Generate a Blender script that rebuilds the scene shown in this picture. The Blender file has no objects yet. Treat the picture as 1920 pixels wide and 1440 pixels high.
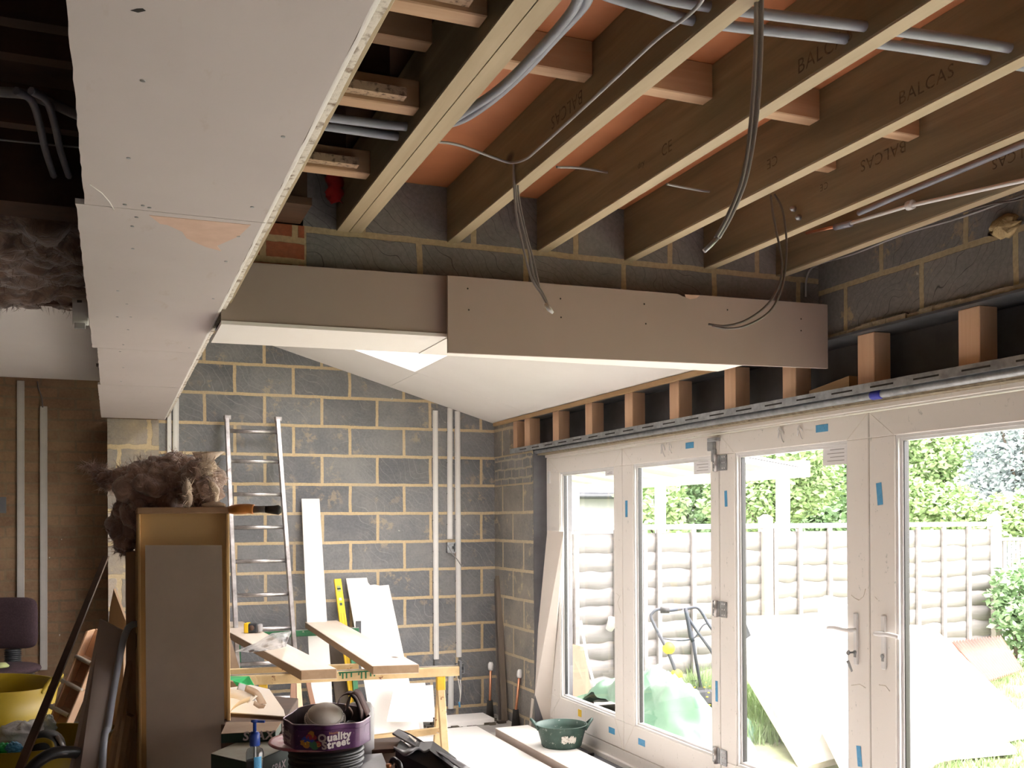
import bpy, bmesh, math, random
from mathutils import Vector, Matrix, noise

scene = bpy.context.scene
COL = scene.collection
PI = math.pi
V = Vector

# ---------------------------------------------------------------- camera
FPX = 1870.0                      # focal length in pixels of a 1920 px wide frame
YAW = math.atan2(749.0, 1870.0)
ROLL = 0.006
FWD = V((math.sin(YAW), math.cos(YAW), 0))
RGT = V((math.cos(YAW), -math.sin(YAW), 0))
UP = V((0, 0, 1))
EYE = V((0, 0, 1.6))
cam_d = bpy.data.cameras.new('camera')
cam = bpy.data.objects.new('camera', cam_d)
COL.objects.link(cam)
cr = (RGT - UP * ROLL).normalized()
cu = (UP + RGT * ROLL).normalized()
cb = cr.cross(cu).normalized()
cam.matrix_world = Matrix(((cr.x, cu.x, cb.x, EYE.x), (cr.y, cu.y, cb.y, EYE.y), (cr.z, cu.z, cb.z, EYE.z), (0, 0, 0, 1)))
cam_d.sensor_fit = 'HORIZONTAL'
cam_d.sensor_width = 36.0
cam_d.lens = 36.0 * FPX / 1920.0
cam_d.shift_y = 255.0 / 1920.0
cam_d.clip_start = 0.05
cam_d.clip_end = 300
scene.camera = cam

# ---------------------------------------------------------------- light and exposure
scene.view_settings.view_transform = 'Standard'
scene.view_settings.look = 'None'
scene.view_settings.gamma = 1.0
scene.view_settings.use_curve_mapping = False
scene.view_settings.exposure = 3.95
world = bpy.data.worlds.new('overcast_sky')
scene.world = world
world.use_nodes = True
wn = world.node_tree
wn.nodes.clear()
w_out = wn.nodes.new('ShaderNodeOutputWorld')
w_bg = wn.nodes.new('ShaderNodeBackground')
w_tc = wn.nodes.new('ShaderNodeTexCoord')
w_sep = wn.nodes.new('ShaderNodeSeparateXYZ')
w_ramp = wn.nodes.new('ShaderNodeValToRGB')
w_ramp.color_ramp.elements[0].position = 0.0
w_ramp.color_ramp.elements[0].color = (0.93, 0.895, 0.885, 1)
w_ramp.color_ramp.elements[1].position = 0.7
w_ramp.color_ramp.elements[1].color = (1.0, 0.945, 0.925, 1)
wn.links.new(w_tc.outputs['Generated'], w_sep.inputs[0])
wn.links.new(w_sep.outputs['Z'], w_ramp.inputs[0])
wn.links.new(w_ramp.outputs[0], w_bg.inputs[0])
w_bg.inputs[1].default_value = 1.0
wn.links.new(w_bg.outputs[0], w_out.inputs[0])
scene.cycles.max_bounces = 10
scene.cycles.diffuse_bounces = 7
scene.cycles.transparent_max_bounces = 16

# ---------------------------------------------------------------- pixel to point on a known plane
def ray(px, py):
    s = (px - 960.0) / FPX
    v = (975.0 - py) / FPX
    return FWD + RGT * (s + ROLL * v) + UP * (v - ROLL * s)

def at(px, py, X=None, Y=None, Z=None, t=None):
    r = ray(px, py)
    if X is not None: t = (X - EYE.x) / r.x
    elif Y is not None: t = (Y - EYE.y) / r.y
    elif Z is not None: t = (Z - EYE.z) / r.z
    return EYE + r * t

# ---------------------------------------------------------------- mesh builder
class MB:
    def __init__(s):
        s.v = []; s.f = []; s.sm = []
    def face(s, idx, smooth=False):
        s.f.append(tuple(idx)); s.sm.append(smooth)
    def add(s, pts):
        n = len(s.v); s.v.extend([V(p) for p in pts]); return n
    def hexa(s, p):
        n = s.add(p)
        for q in ((0, 3, 2, 1), (4, 5, 6, 7), (0, 1, 5, 4), (1, 2, 6, 5), (2, 3, 7, 6), (3, 0, 4, 7)):
            s.face([n + i for i in q])
        return s
    def box(s, x0, x1, y0, y1, z0, z1):
        return s.hexa([(x0, y0, z0), (x1, y0, z0), (x1, y1, z0), (x0, y1, z0), (x0, y0, z1), (x1, y0, z1), (x1, y1, z1), (x0, y1, z1)])
    def slab(s, quad, off):
        off = V(off); q = [V(a) for a in quad]
        return s.prism(q, off)
    def prism(s, poly, off):
        off = V(off); q = [V(a) for a in poly]; n = len(q)
        nrm = V((0, 0, 0))
        for i in range(n):
            nrm += (q[i] - q[0]).cross(q[(i + 1) % n] - q[0])
        if nrm.dot(off) > 0: q = q[::-1]
        b = s.add(q); c = s.add([a + off for a in q])
        s.face([b + i for i in range(n)])
        s.face([c + i for i in reversed(range(n))])
        for i in range(n):
            j = (i + 1) % n
            s.face([b + j, b + i, c + i, c + j])
        return s
    def bar(s, p0, p1, w, h, up=(0, 0, 1)):
        p0 = V(p0); p1 = V(p1); d = (p1 - p0).normalized(); up = V(up)
        a = d.cross(up)
        if a.length < 1e-4: a = d.cross(V((0, 1, 0)))
        a.normalize(); b = a.cross(d).normalized()
        a *= w / 2; b *= h / 2
        pts = []
        for P in (p0, p1):
            pts += [P - a - b, P + a - b, P + a + b, P - a + b]
        n = s.add(pts)
        for q in ((0, 1, 2, 3), (7, 6, 5, 4), (0, 4, 5, 1), (1, 5, 6, 2), (2, 6, 7, 3), (3, 7, 4, 0)):
            s.face([n + i for i in q])
        return s
    def tube(s, pts, r, seg=8, caps=True):
        pts = [V(p) for p in pts]
        rr = r if isinstance(r, (list, tuple)) else [r] * len(pts)
        d = (pts[1] - pts[0]).normalized()
        a = d.cross(V((0, 0, 1)))
        if a.length < 1e-3: a = d.cross(V((1, 0, 0)))
        a.normalize()
        rings = []
        for i, P in enumerate(pts):
            if i == 0: dd = pts[1] - pts[0]
            elif i == len(pts) - 1: dd = pts[-1] - pts[-2]
            else: dd = pts[i + 1] - pts[i - 1]
            dd.normalize()
            a = (a - dd * a.dot(dd))
            if a.length < 1e-5: a = dd.orthogonal()
            a.normalize(); b = dd.cross(a)
            rings.append(s.add([P + (a * math.cos(2 * PI * k / seg) + b * math.sin(2 * PI * k / seg)) * rr[i] for k in range(seg)]))
        for i in range(len(rings) - 1):
            for k in range(seg):
                j = (k + 1) % seg
                s.face((rings[i] + k, rings[i] + j, rings[i + 1] + j, rings[i + 1] + k), True)
        if caps:
            s.face([rings[0] + k for k in reversed(range(seg))]); s.face([rings[-1] + k for k in range(seg)])
        return s
    def lathe(s, c, prof, seg=24, axis=None, shape=None):
        """prof: list of (r, h) bottom to top; shape(angle) scales radius"""
        c = V(c)
        if axis is None: A, B, H = V((1, 0, 0)), V((0, 1, 0)), V((0, 0, 1))
        else:
            H = V(axis).normalized(); A = H.orthogonal().normalized(); B = H.cross(A)
        rings = []
        for r, h in prof:
            rings.append(s.add([c + H * h + (A * math.cos(2 * PI * k / seg) + B * math.sin(2 * PI * k / seg)) * r * (shape(2 * PI * k / seg) if shape else 1) for k in range(seg)]))
        for i in range(len(rings) - 1):
            for k in range(seg):
                j = (k + 1) % seg
                s.face((rings[i] + k, rings[i] + j, rings[i + 1] + j, rings[i + 1] + k), True)
        if prof[0][0] > 1e-4: s.face([rings[0] + k for k in reversed(range(seg))])
        if prof[-1][0] > 1e-4: s.face([rings[-1] + k for k in range(seg)])
        return s
    def sheet(s, rows, thick=None):
        """rows: grid of points; optional thickness vector makes it solid"""
        nr, nc = len(rows), len(rows[0])
        def one(off, flip):
            n = s.add([V(p) + off for r in rows for p in r])
            for i in range(nr - 1):
                for j in range(nc - 1):
                    q = [n + i * nc + j, n + i * nc + j + 1, n + (i + 1) * nc + j + 1, n + (i + 1) * nc + j]
                    s.face(q[::-1] if flip else q, True)
            return n
        n0 = one(V((0, 0, 0)), False)
        if thick is not None:
            n1 = one(V(thick), True)
            ring = [(0, j) for j in range(nc)] + [(i, nc - 1) for i in range(1, nr)] + [(nr - 1, j) for j in range(nc - 2, -1, -1)] + [(i, 0) for i in range(nr - 2, 0, -1)]
            for k in range(len(ring)):
                a = ring[k]; b = ring[(k + 1) % len(ring)]
                ia, ib = a[0] * nc + a[1], b[0] * nc + b[1]
                s.face((n0 + ib, n0 + ia, n1 + ia, n1 + ib))
        return s

MATS = {}
def link(o, parent):
    COL.objects.link(o)
    if parent is not None: o.parent = parent

def worldloc(o):
    p = V((0, 0, 0))
    while o is not None:
        p += o.location; o = o.parent
    return p

def obj(name, m, mat, parent=None, bevel=0.0, origin=None, segs=1):
    me = bpy.data.meshes.new(name)
    if parent is not None: base = worldloc(parent)
    elif origin is not None: base = V(origin)
    else:
        xs = [p.x for p in m.v]; ys = [p.y for p in m.v]; zs = [p.z for p in m.v]
        base = V(((min(xs) + max(xs)) / 2, (min(ys) + max(ys)) / 2, min(zs)))
    me.from_pydata([p - base for p in m.v], [], m.f)
    me.polygons.foreach_set('use_smooth', m.sm)
    me.update()
    bm_ = bmesh.new(); bm_.from_mesh(me)
    if len(m.f) < 4000: bmesh.ops.recalc_face_normals(bm_, faces=bm_.faces)
    bm_.to_mesh(me); bm_.free()
    me.materials.append(MATS[mat])
    o = bpy.data.objects.new(name, me)
    if parent is None: o.location = base
    link(o, parent)
    if bevel > 0:
        b = o.modifiers.new('bevel', 'BEVEL'); b.width = bevel; b.segments = segs; b.limit_method = 'ANGLE'; b.angle_limit = 0.7
    return o

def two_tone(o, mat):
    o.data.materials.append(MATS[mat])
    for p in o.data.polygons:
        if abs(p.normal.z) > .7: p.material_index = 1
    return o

def tag(o, label, cat, group=None, kind=None):
    o['label'] = label; o['category'] = cat
    if group: o['group'] = group
    if kind: o['kind'] = kind
    return o

def thing(name, loc, label, cat, group=None):
    o = bpy.data.objects.new(name, None); o.empty_display_size = 0.1
    o.location = V(loc); COL.objects.link(o)
    return tag(o, label, cat, group)

def struct(name, m=None, mat=None, label=None, cat=None, bevel=0, loc=(0, 0, 0)):
    if m is None:
        o = bpy.data.objects.new(name, None); o.location = V(loc); COL.objects.link(o)
    else:
        o = obj(name, m, mat, None, bevel)
    o['kind'] = 'structure'
    if label: o['label'] = label
    if cat: o['category'] = cat
    return o

def curve_pts(pts, n=24):
    """Catmull-Rom through pts"""
    pts = [V(p) for p in pts]
    P = [pts[0] * 2 - pts[1]] + pts + [pts[-1] * 2 - pts[-2]]
    out = []
    segs = len(pts) - 1
    per = max(2, n // segs)
    for i in range(segs):
        a, b, c, d = P[i:i + 4]
        for k in range(per):
            t = k / per
            out.append(0.5 * ((2 * b) + (c - a) * t + (2 * a - 5 * b + 4 * c - d) * t * t + (3 * b - a - 3 * c + d) * t ** 3))
    out.append(pts[-1])
    return out

def text_mesh(txt, size, shear=0.0, bold=0.0):
    cu_ = bpy.data.curves.new('lettering', 'FONT')
    cu_.body = txt; cu_.size = size; cu_.shear = shear; cu_.offset = bold
    cu_.align_x = 'CENTER'; cu_.align_y = 'CENTER'; cu_.resolution_u = 3
    cu_.space_character = 1.1
    o = bpy.data.objects.new('lettering', cu_)
    COL.objects.link(o)
    dg = bpy.context.evaluated_depsgraph_get()
    me = bpy.data.meshes.new_from_object(o.evaluated_get(dg))
    vs = [v.co.copy() for v in me.vertices]; fs = [tuple(p.vertices) for p in me.polygons]
    bpy.data.objects.remove(o); bpy.data.curves.remove(cu_); bpy.data.meshes.remove(me)
    return vs, fs

def lettering(name, txt, size, mapping, mat, parent, shear=0.0, bold=0.0):
    vs, fs = text_mesh(txt, size, shear, bold)
    m = MB(); m.v = [mapping(v.x, v.y) for v in vs]; m.f = fs; m.sm = [False] * len(fs)
    return obj(name, m, mat, parent)

# ---------------------------------------------------------------- materials
def newmat(name):
    m = bpy.data.materials.new(name); m.use_nodes = True
    nt = m.node_tree; nt.nodes.clear()
    out = nt.nodes.new('ShaderNodeOutputMaterial')
    b = nt.nodes.new('ShaderNodeBsdfPrincipled')
    nt.links.new(b.outputs[0], out.inputs[0])
    MATS[name] = m
    return m, nt, b

def N(nt, typ, **kw):
    n = nt.nodes.new(typ)
    for k, v in kw.items(): setattr(n, k, v)
    return n

def L(nt, a, b): nt.links.new(a, b)

def c4(c): return (c[0], c[1], c[2], 1)

def noise_tex(nt, co, scale, detail=5, rough=0.6, stretch=(1, 1, 1), dist=0.0):
    mp = N(nt, 'ShaderNodeMapping'); mp.inputs['Scale'].default_value = stretch
    L(nt, co, mp.inputs[0])
    n = N(nt, 'ShaderNodeTexNoise')
    n.inputs['Scale'].default_value = scale; n.inputs['Detail'].default_value = detail
    n.inputs['Roughness'].default_value = rough; n.inputs['Distortion'].default_value = dist
    L(nt, mp.outputs[0], n.inputs['Vector'])
    return n.outputs['Fac']

def ramp(nt, fac, stops):
    r = N(nt, 'ShaderNodeValToRGB')
    e = r.color_ramp.elements
    while len(e) < len(stops): e.new(0.5)
    for i, (p, c) in enumerate(stops):
        e[i].position = p; e[i].color = c4(c) if len(c) == 3 else c
    L(nt, fac, r.inputs[0])
    return r.outputs[0]

def mixc(nt, fac, a, b, mode='MIX'):
    m = N(nt, 'ShaderNodeMix', data_type='RGBA', blend_type=mode)
    if isinstance(fac, (int, float)): m.inputs[0].default_value = fac
    else: L(nt, fac, m.inputs[0])
    for s_, x in ((6, a), (7, b)):
        if isinstance(x, tuple): m.inputs[s_].default_value = c4(x)
        else: L(nt, x, m.inputs[s_])
    return m.outputs[2]

def math_(nt, op, a, b=0.0, clamp=False):
    m = N(nt, 'ShaderNodeMath', operation=op); m.use_clamp = clamp
    for i, x in ((0, a), (1, b)):
        if isinstance(x, (int, float)): m.inputs[i].default_value = x
        else: L(nt, x, m.inputs[i])
    return m.outputs[0]

def bump(nt, b, h, strength=0.2, dist=0.01):
    n = N(nt, 'ShaderNodeBump'); n.inputs['Strength'].default_value = strength; n.inputs['Distance'].default_value = dist
    L(nt, h, n.inputs['Height']); L(nt, n.outputs[0], b.inputs['Normal'])

def simple(name, c1, c2=None, scale=8, stretch=(1, 1, 1), rough=0.6, metal=0.0, bmp=0.1, detail=5, spots=None, lo=0.35, hi=0.65, dist=0.0, sheen=0.0, coords='Object'):
    m, nt, b = newmat(name)
    tc = N(nt, 'ShaderNodeTexCoord')
    f = noise_tex(nt, tc.outputs[coords], scale, detail, 0.6, stretch, dist)
    c2 = c2 or tuple(x * 0.88 for x in c1)
    col = ramp(nt, f, [(lo, c2), (hi, c1)])
    if spots:
        sc, sharp, cc, st = spots
        f2 = noise_tex(nt, tc.outputs[coords], sc, 3, 0.7, st)
        k = ramp(nt, f2, [(sharp, (0, 0, 0)), (sharp + 0.05, (1, 1, 1))])
        col = mixc(nt, k, col, cc)
    L(nt, col, b.inputs['Base Color'])
    b.inputs['Roughness'].default_value = rough; b.inputs['Metallic'].default_value = metal
    if sheen: b.inputs['Sheen Weight'].default_value = sheen
    if bmp: bump(nt, b, f, bmp, 0.01)
    return m

def wood(name, c1, c2, axis='Y', scale=14, rough=0.65, knots=True, stain=None):
    m, nt, b = newmat(name)
    tc = N(nt, 'ShaderNodeTexCoord')
    st = {'X': (0.06, 1, 1), 'Y': (1, 0.06, 1), 'Z': (1, 1, 0.06)}[axis]
    oi = N(nt, 'ShaderNodeObjectInfo')
    add = N(nt, 'ShaderNodeVectorMath', operation='ADD')
    mul = N(nt, 'ShaderNodeVectorMath', operation='SCALE'); mul.inputs[0].default_value = (7.3, 3.1, 5.7)
    L(nt, oi.outputs['Random'], mul.inputs['Scale'])
    L(nt, tc.outputs['Object'], add.inputs[0]); L(nt, mul.outputs[0], add.inputs[1])
    co = add.outputs[0]
    f = noise_tex(nt, co, scale, 6, 0.65, st, 0.6)
    col = ramp(nt, f, [(0.3, c2), (0.7, c1)])
    big = noise_tex(nt, co, 2.2, 3, 0.6, tuple(max(0.3, x) for x in st))
    col = mixc(nt, ramp(nt, big, [(0.35, (0, 0, 0)), (0.7, (0.6, 0.6, 0.6))]), col, stain or tuple(x * 0.72 for x in c2))
    if knots:
        vo = N(nt, 'ShaderNodeTexVoronoi'); vo.inputs['Scale'].default_value = 3.2
        mp = N(nt, 'ShaderNodeMapping'); mp.inputs['Scale'].default_value = tuple(0.5 if x < 1 else 1.0 for x in st)
        L(nt, co, mp.inputs[0]); L(nt, mp.outputs[0], vo.inputs['Vector'])
        k = ramp(nt, vo.outputs['Distance'], [(0.035, (1, 1, 1)), (0.075, (0, 0, 0))])
        col = mixc(nt, k, col, tuple(x * 0.25 for x in c2))
    L(nt, col, b.inputs['Base Color'])
    b.inputs['Roughness'].default_value = rough
    bump(nt, b, f, 0.15, 0.004)
    return m

def masonry(name, plane, bw, bh, mortar, u0, v0, c1, c2, cm, wave=None, wave_scale=6, dust=0.3, dust_col=(0.45, 0.43, 0.4), offset=0.5, warp=0.012, bmp=0.5, smear=0.0):
    """block or brick wall laid in world metres; plane 'X' runs along x, 'Y' along y"""
    m, nt, b = newmat(name)
    g = N(nt, 'ShaderNodeNewGeometry')
    sep = N(nt, 'ShaderNodeSeparateXYZ'); L(nt, g.outputs['Position'], sep.inputs[0])
    pos = g.outputs['Position']
    wx = noise_tex(nt, pos, 9, 3, 0.6)
    wz = noise_tex(nt, pos, 7.3, 3, 0.6, (1.1, 1.3, 0.9))
    u = math_(nt, 'SUBTRACT', sep.outputs['X' if plane == 'X' else 'Y'], u0)
    v = math_(nt, 'SUBTRACT', sep.outputs['Z'], v0)
    u = math_(nt, 'ADD', u, math_(nt, 'MULTIPLY', math_(nt, 'SUBTRACT', wx, 0.5), warp))
    v = math_(nt, 'ADD', v, math_(nt, 'MULTIPLY', math_(nt, 'SUBTRACT', wz, 0.5), warp))
    cb_ = N(nt, 'ShaderNodeCombineXYZ'); L(nt, u, cb_.inputs[0]); L(nt, v, cb_.inputs[1])
    br = N(nt, 'ShaderNodeTexBrick'); br.offset = offset
    br.inputs['Scale'].default_value = 1.0
    br.inputs['Brick Width'].default_value = bw; br.inputs['Row Height'].default_value = bh
    br.inputs['Mortar Size'].default_value = mortar; br.inputs['Mortar Smooth'].default_value = 0.15
    br.inputs['Color1'].default_value = c4(c1); br.inputs['Color2'].default_value = c4(c2); br.inputs['Mortar'].default_value = c4(cm)
    L(nt, cb_.outputs[0], br.inputs['Vector'])
    col = br.outputs['Color']
    fine = noise_tex(nt, pos, 60, 4, 0.7)
    col = mixc(nt, 0.35, col, ramp(nt, fine, [(0.3, (0.25, 0.25, 0.25)), (0.7, (0.75, 0.75, 0.75))]), 'OVERLAY')
    mid = noise_tex(nt, pos, 2.6, 5, 0.7)
    dk = ramp(nt, mid, [(0.42, (0, 0, 0)), (0.75, (dust, dust, dust))])
    col = mixc(nt, dk, col, dust_col)
    notm = math_(nt, 'SUBTRACT', 1.0, br.outputs['Fac'])
    if wave:
        wcol, amt, thr = wave
        wv = N(nt, 'ShaderNodeTexWave', wave_type='BANDS', bands_direction='DIAGONAL')
        wv.inputs['Scale'].default_value = wave_scale; wv.inputs['Distortion'].default_value = 9.0
        wv.inputs['Detail'].default_value = 1.0; wv.inputs['Detail Scale'].default_value = 0.9
        L(nt, pos, wv.inputs['Vector'])
        k = ramp(nt, wv.outputs['Fac'], [(0.5 - thr - 0.02, (0, 0, 0)), (0.5, (amt, amt, amt)), (0.5 + thr + 0.02, (0, 0, 0))])
        msk = noise_tex(nt, pos, 1.7, 2, 0.5, (1.3, 1, 1))
        k = mixc(nt, 1.0, k, ramp(nt, msk, [(0.42, (0, 0, 0)), (0.55, (1, 1, 1))]), 'MULTIPLY')
        k = mixc(nt, notm, (0.0, 0.0, 0.0), k)
        col = mixc(nt, k, col, wcol)
    sp = noise_tex(nt, pos, 24, 2, 0.5)
    k = ramp(nt, sp, [(0.765, (0, 0, 0)), (0.785, (0.8, 0.8, 0.8))])
    col = mixc(nt, k, col, (0.55, 0.54, 0.5))
    if smear:
        sm = noise_tex(nt, pos, 11, 4, 0.7)
        ed = noise_tex(nt, pos, 3.4, 3, 0.6)
        kk = math_(nt, 'MULTIPLY', ramp(nt, sm, [(0.55, (0, 0, 0)), (0.62, (1, 1, 1))]), ramp(nt, ed, [(0.5, (0, 0, 0)), (0.6, (smear, smear, smear))]))
        col = mixc(nt, kk, col, cm)
    L(nt, col, b.inputs['Base Color'])
    b.inputs['Roughness'].default_value = 0.9
    h = math_(nt, 'ADD', math_(nt, 'MULTIPLY', br.outputs['Fac'], -0.6), math_(nt, 'MULTIPLY', fine, 0.35))
    bump(nt, b, h, bmp, 0.008)
    return m

def glassmat(name, tint=(1, 1, 1), refl=1.0):
    m = bpy.data.materials.new(name); m.use_nodes = True
    nt = m.node_tree; nt.nodes.clear()
    out = N(nt, 'ShaderNodeOutputMaterial')
    tr = N(nt, 'ShaderNodeBsdfTransparent'); tr.inputs[0].default_value = c4(tint)
    gl = N(nt, 'ShaderNodeBsdfGlossy'); gl.inputs['Roughness'].default_value = 0.02
    lw = N(nt, 'ShaderNodeLayerWeight'); lw.inputs['Blend'].default_value = 0.5
    fr = math_(nt, 'ADD', math_(nt, 'MULTIPLY', math_(nt, 'POWER', lw.outputs['Facing'], 5.0), 0.9), 0.04)
    mx = N(nt, 'ShaderNodeMixShader')
    L(nt, math_(nt, 'MULTIPLY', fr, refl), mx.inputs[0])
    L(nt, tr.outputs[0], mx.inputs[1]); L(nt, gl.outputs[0], mx.inputs[2]); L(nt, mx.outputs[0], out.inputs[0])
    MATS[name] = m

BLK1, BLK2, MORT = (0.150, 0.156, 0.170), (0.232, 0.236, 0.248), (0.62, 0.48, 0.29)
masonry('block_back', 'X', 0.435, 0.225, 0.0125, 0.4195, 0.083, BLK1, BLK2, MORT, wave=((0.42, 0.41, 0.40), 0.55, 0.06), wave_scale=5, dust=0.4, smear=0.35)
masonry('block_pier_right', 'Y', 0.435, 0.225, 0.0125, 0.12, 0.083, (0.18, 0.175, 0.17), (0.23, 0.22, 0.21), (0.52, 0.42, 0.28), dust=0.6, dust_col=(0.42, 0.37, 0.3), smear=0.8)
masonry('block_beam', 'X', 0.435, 0.225, 0.0125, 1.08, 0.405, (0.165, 0.160, 0.160), (0.20, 0.195, 0.19), (0.42, 0.33, 0.2), wave=((0.03, 0.03, 0.03), 0.9, 0.035), wave_scale=7, dust=0.15)
masonry('block_right', 'Y', 0.435, 0.225, 0.0125, 3.01 - 0.435 * 6, 0.35, (0.165, 0.160, 0.160), (0.205, 0.20, 0.19), (0.42, 0.34, 0.2), wave=((0.03, 0.03, 0.03), 0.9, 0.035), wave_scale=7, dust=0.15, smear=0.8)
masonry('small_brick', 'Y', 0.15, 0.073, 0.008, 0.02, 0.03, (0.14, 0.14, 0.145), (0.2, 0.2, 0.2), (0.38, 0.33, 0.25), dust=0.5, warp=0.03)
masonry('brick_red', 'X', 0.225, 0.075, 0.012, 0.50, 0.055, (0.36, 0.10, 0.045), (0.28, 0.075, 0.035), (0.42, 0.30, 0.17), dust=0.3, dust_col=(0.3, 0.22, 0.14), warp=0.02)
masonry('brick_old', 'X', 0.225, 0.075, 0.008, 0.1, 0.0, (0.24, 0.14, 0.08), (0.17, 0.10, 0.06), (0.17, 0.12, 0.075), dust=0.95, dust_col=(0.27, 0.19, 0.115), warp=0.02)
masonry('pier_mixed', 'X', 0.40, 0.225, 0.016, -0.16, 0.10, (0.17, 0.17, 0.17), (0.42, 0.37, 0.33), (0.56, 0.45, 0.28), dust=0.7, dust_col=(0.55, 0.44, 0.3), warp=0.05, smear=0.9)

def board_mat(name, c1, c2, stains=True):
    m, nt, b = newmat(name)
    tc = N(nt, 'ShaderNodeTexCoord')
    g = N(nt, 'ShaderNodeNewGeometry')
    f = noise_tex(nt, g.outputs['Position'], 2.0, 4, 0.6)
    col = ramp(nt, f, [(0.3, c2), (0.7, c1)])
    if stains:
        f2 = noise_tex(nt, g.outputs['Position'], 5.5, 4, 0.7, (3, 0.8, 1))
        col = mixc(nt, ramp(nt, f2, [(0.62, (0, 0, 0)), (0.8, (0.5, 0.5, 0.5))]), col, (0.42, 0.33, 0.26))
    L(nt, col, b.inputs['Base Color']); b.inputs['Roughness'].default_value = 0.85
    bump(nt, b, noise_tex(nt, g.outputs['Position'], 180, 2, 0.5), 0.03, 0.002)
board_mat('plasterboard', (0.57, 0.515, 0.50), (0.53, 0.478, 0.465))
board_mat('plasterboard_white', (0.86, 0.84, 0.81), (0.83, 0.805, 0.775), False)
board_mat('plasterboard_brown', (0.40, 0.325, 0.285), (0.365, 0.30, 0.26), False)
simple('torn_paper', (0.70, 0.50, 0.40), (0.62, 0.43, 0.33), 12, rough=0.9)
simple('gypsum_edge', (0.62, 0.57, 0.52), (0.2, 0.14, 0.1), 45, rough=0.95, bmp=0.8, lo=0.32, hi=0.5)
simple('tape_edge', (0.72, 0.69, 0.68), (0.5, 0.42, 0.38), 30, (1, 0.15, 1), rough=0.9, bmp=0.4, lo=0.25, hi=0.45)
wood('joist', (0.33, 0.28, 0.18), (0.17, 0.14, 0.088), 'Y', 16, stain=(0.12, 0.10, 0.062))
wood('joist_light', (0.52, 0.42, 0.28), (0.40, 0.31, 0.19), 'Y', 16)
wood('pine_x', (0.60, 0.40, 0.25), (0.45, 0.27, 0.15), 'X', 18)
wood('pine_z', (0.88, 0.60, 0.40), (0.76, 0.47, 0.29), 'Z', 22)
wood('pine_y', (0.58, 0.40, 0.22), (0.46, 0.29, 0.14), 'Y', 18)
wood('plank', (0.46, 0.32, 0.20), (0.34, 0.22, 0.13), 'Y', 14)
wood('plank_top_lit', (0.88, 0.80, 0.71), (0.80, 0.69, 0.57), 'Y', 14, stain=(0.50, 0.38, 0.28))  # tops weathered pale; stronger skylight on them also put into this colour
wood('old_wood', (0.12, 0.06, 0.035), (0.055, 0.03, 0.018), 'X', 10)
wood('brown_timber', (0.36, 0.23, 0.13), (0.24, 0.145, 0.08), 'Z', 12)
wood('grey_timber', (0.25, 0.20, 0.16), (0.16, 0.13, 0.10), 'Z', 12)
wood('ply', (0.33, 0.185, 0.12), (0.26, 0.145, 0.09), 'Z', 9)
wood('mdf', (0.80, 0.56, 0.27), (0.74, 0.50, 0.23), 'Z', 3, knots=False, stain=(0.62, 0.40, 0.17))
simple('chipboard', (0.42, 0.29, 0.19), (0.10, 0.06, 0.04), 60, (1, 1, 1), 0.9, bmp=0.4, lo=0.35, hi=0.5)
simple('orange_board', (0.60, 0.23, 0.10), (0.50, 0.18, 0.075), 3, rough=0.55, bmp=0.03)
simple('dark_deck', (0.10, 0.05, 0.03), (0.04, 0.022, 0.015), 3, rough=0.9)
simple('concrete_floor', (0.48, 0.46, 0.43), (0.28, 0.26, 0.24), 4, rough=0.9)
simple('white_film', (0.86, 0.84, 0.80), (0.80, 0.78, 0.74), 3, rough=0.5, bmp=0.02)
simple('pvc_white', (0.80, 0.80, 0.80), (0.74, 0.74, 0.74), 6, rough=0.35, bmp=0.0)
simple('pvc_conduit', (0.84, 0.83, 0.81), (0.78, 0.77, 0.75), 6, rough=0.45, bmp=0.0)
simple('grey_pipe', (0.30, 0.32, 0.37), (0.24, 0.255, 0.30), 8, rough=0.35, bmp=0.0)
simple('cable_grey', (0.34, 0.33, 0.33), (0.28, 0.27, 0.27), 9, rough=0.45, bmp=0.0)
simple('cable_dark', (0.13, 0.11, 0.10), (0.09, 0.08, 0.075), 9, rough=0.45, bmp=0.0)
simple('copper', (0.86, 0.42, 0.26), (0.6, 0.27, 0.15), 9, rough=0.35, metal=0.9, bmp=0.0)
simple('galv_steel', (0.46, 0.48, 0.50), (0.30, 0.31, 0.32), 22, rough=0.45, metal=0.7, bmp=0.05)
simple('steel_dark', (0.12, 0.125, 0.135), (0.075, 0.08, 0.085), 7, rough=0.5, metal=0.3)
simple('aluminium', (0.62, 0.60, 0.60), (0.36, 0.33, 0.32), 14, rough=0.4, metal=0.85, bmp=0.1)
simple('membrane', (0.14, 0.14, 0.15), (0.10, 0.10, 0.11), 6, rough=0.55, bmp=0.2)
simple('mortar_fill', (0.36, 0.31, 0.22), (0.24, 0.2, 0.14), 35, rough=0.95, bmp=0.8)
simple('foam', (0.55, 0.42, 0.22), (0.38, 0.28, 0.14), 25, rough=0.95, bmp=1.0)
simple('black_rubber', (0.015, 0.015, 0.016), (0.01, 0.01, 0.011), 9, rough=0.35, bmp=0.0)
simple('black_mark', (0.035, 0.03, 0.025), (0.02, 0.018, 0.015), 9, rough=0.8, bmp=0.0)
simple('ink', (0.075, 0.062, 0.042), (0.16, 0.115, 0.065), 60, rough=0.8, bmp=0.0, lo=0.42, hi=0.55)
simple('yellow_paint', (0.80, 0.55, 0.03), (0.60, 0.36, 0.03), 10, rough=0.5, spots=(16, 0.60, (0.20, 0.08, 0.03), (1, 1, 1)))
simple('cream_paint', (0.72, 0.55, 0.30), (0.58, 0.42, 0.22), 10, rough=0.6, spots=(18, 0.64, (0.25, 0.11, 0.05), (1, 1, 1)))
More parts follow.
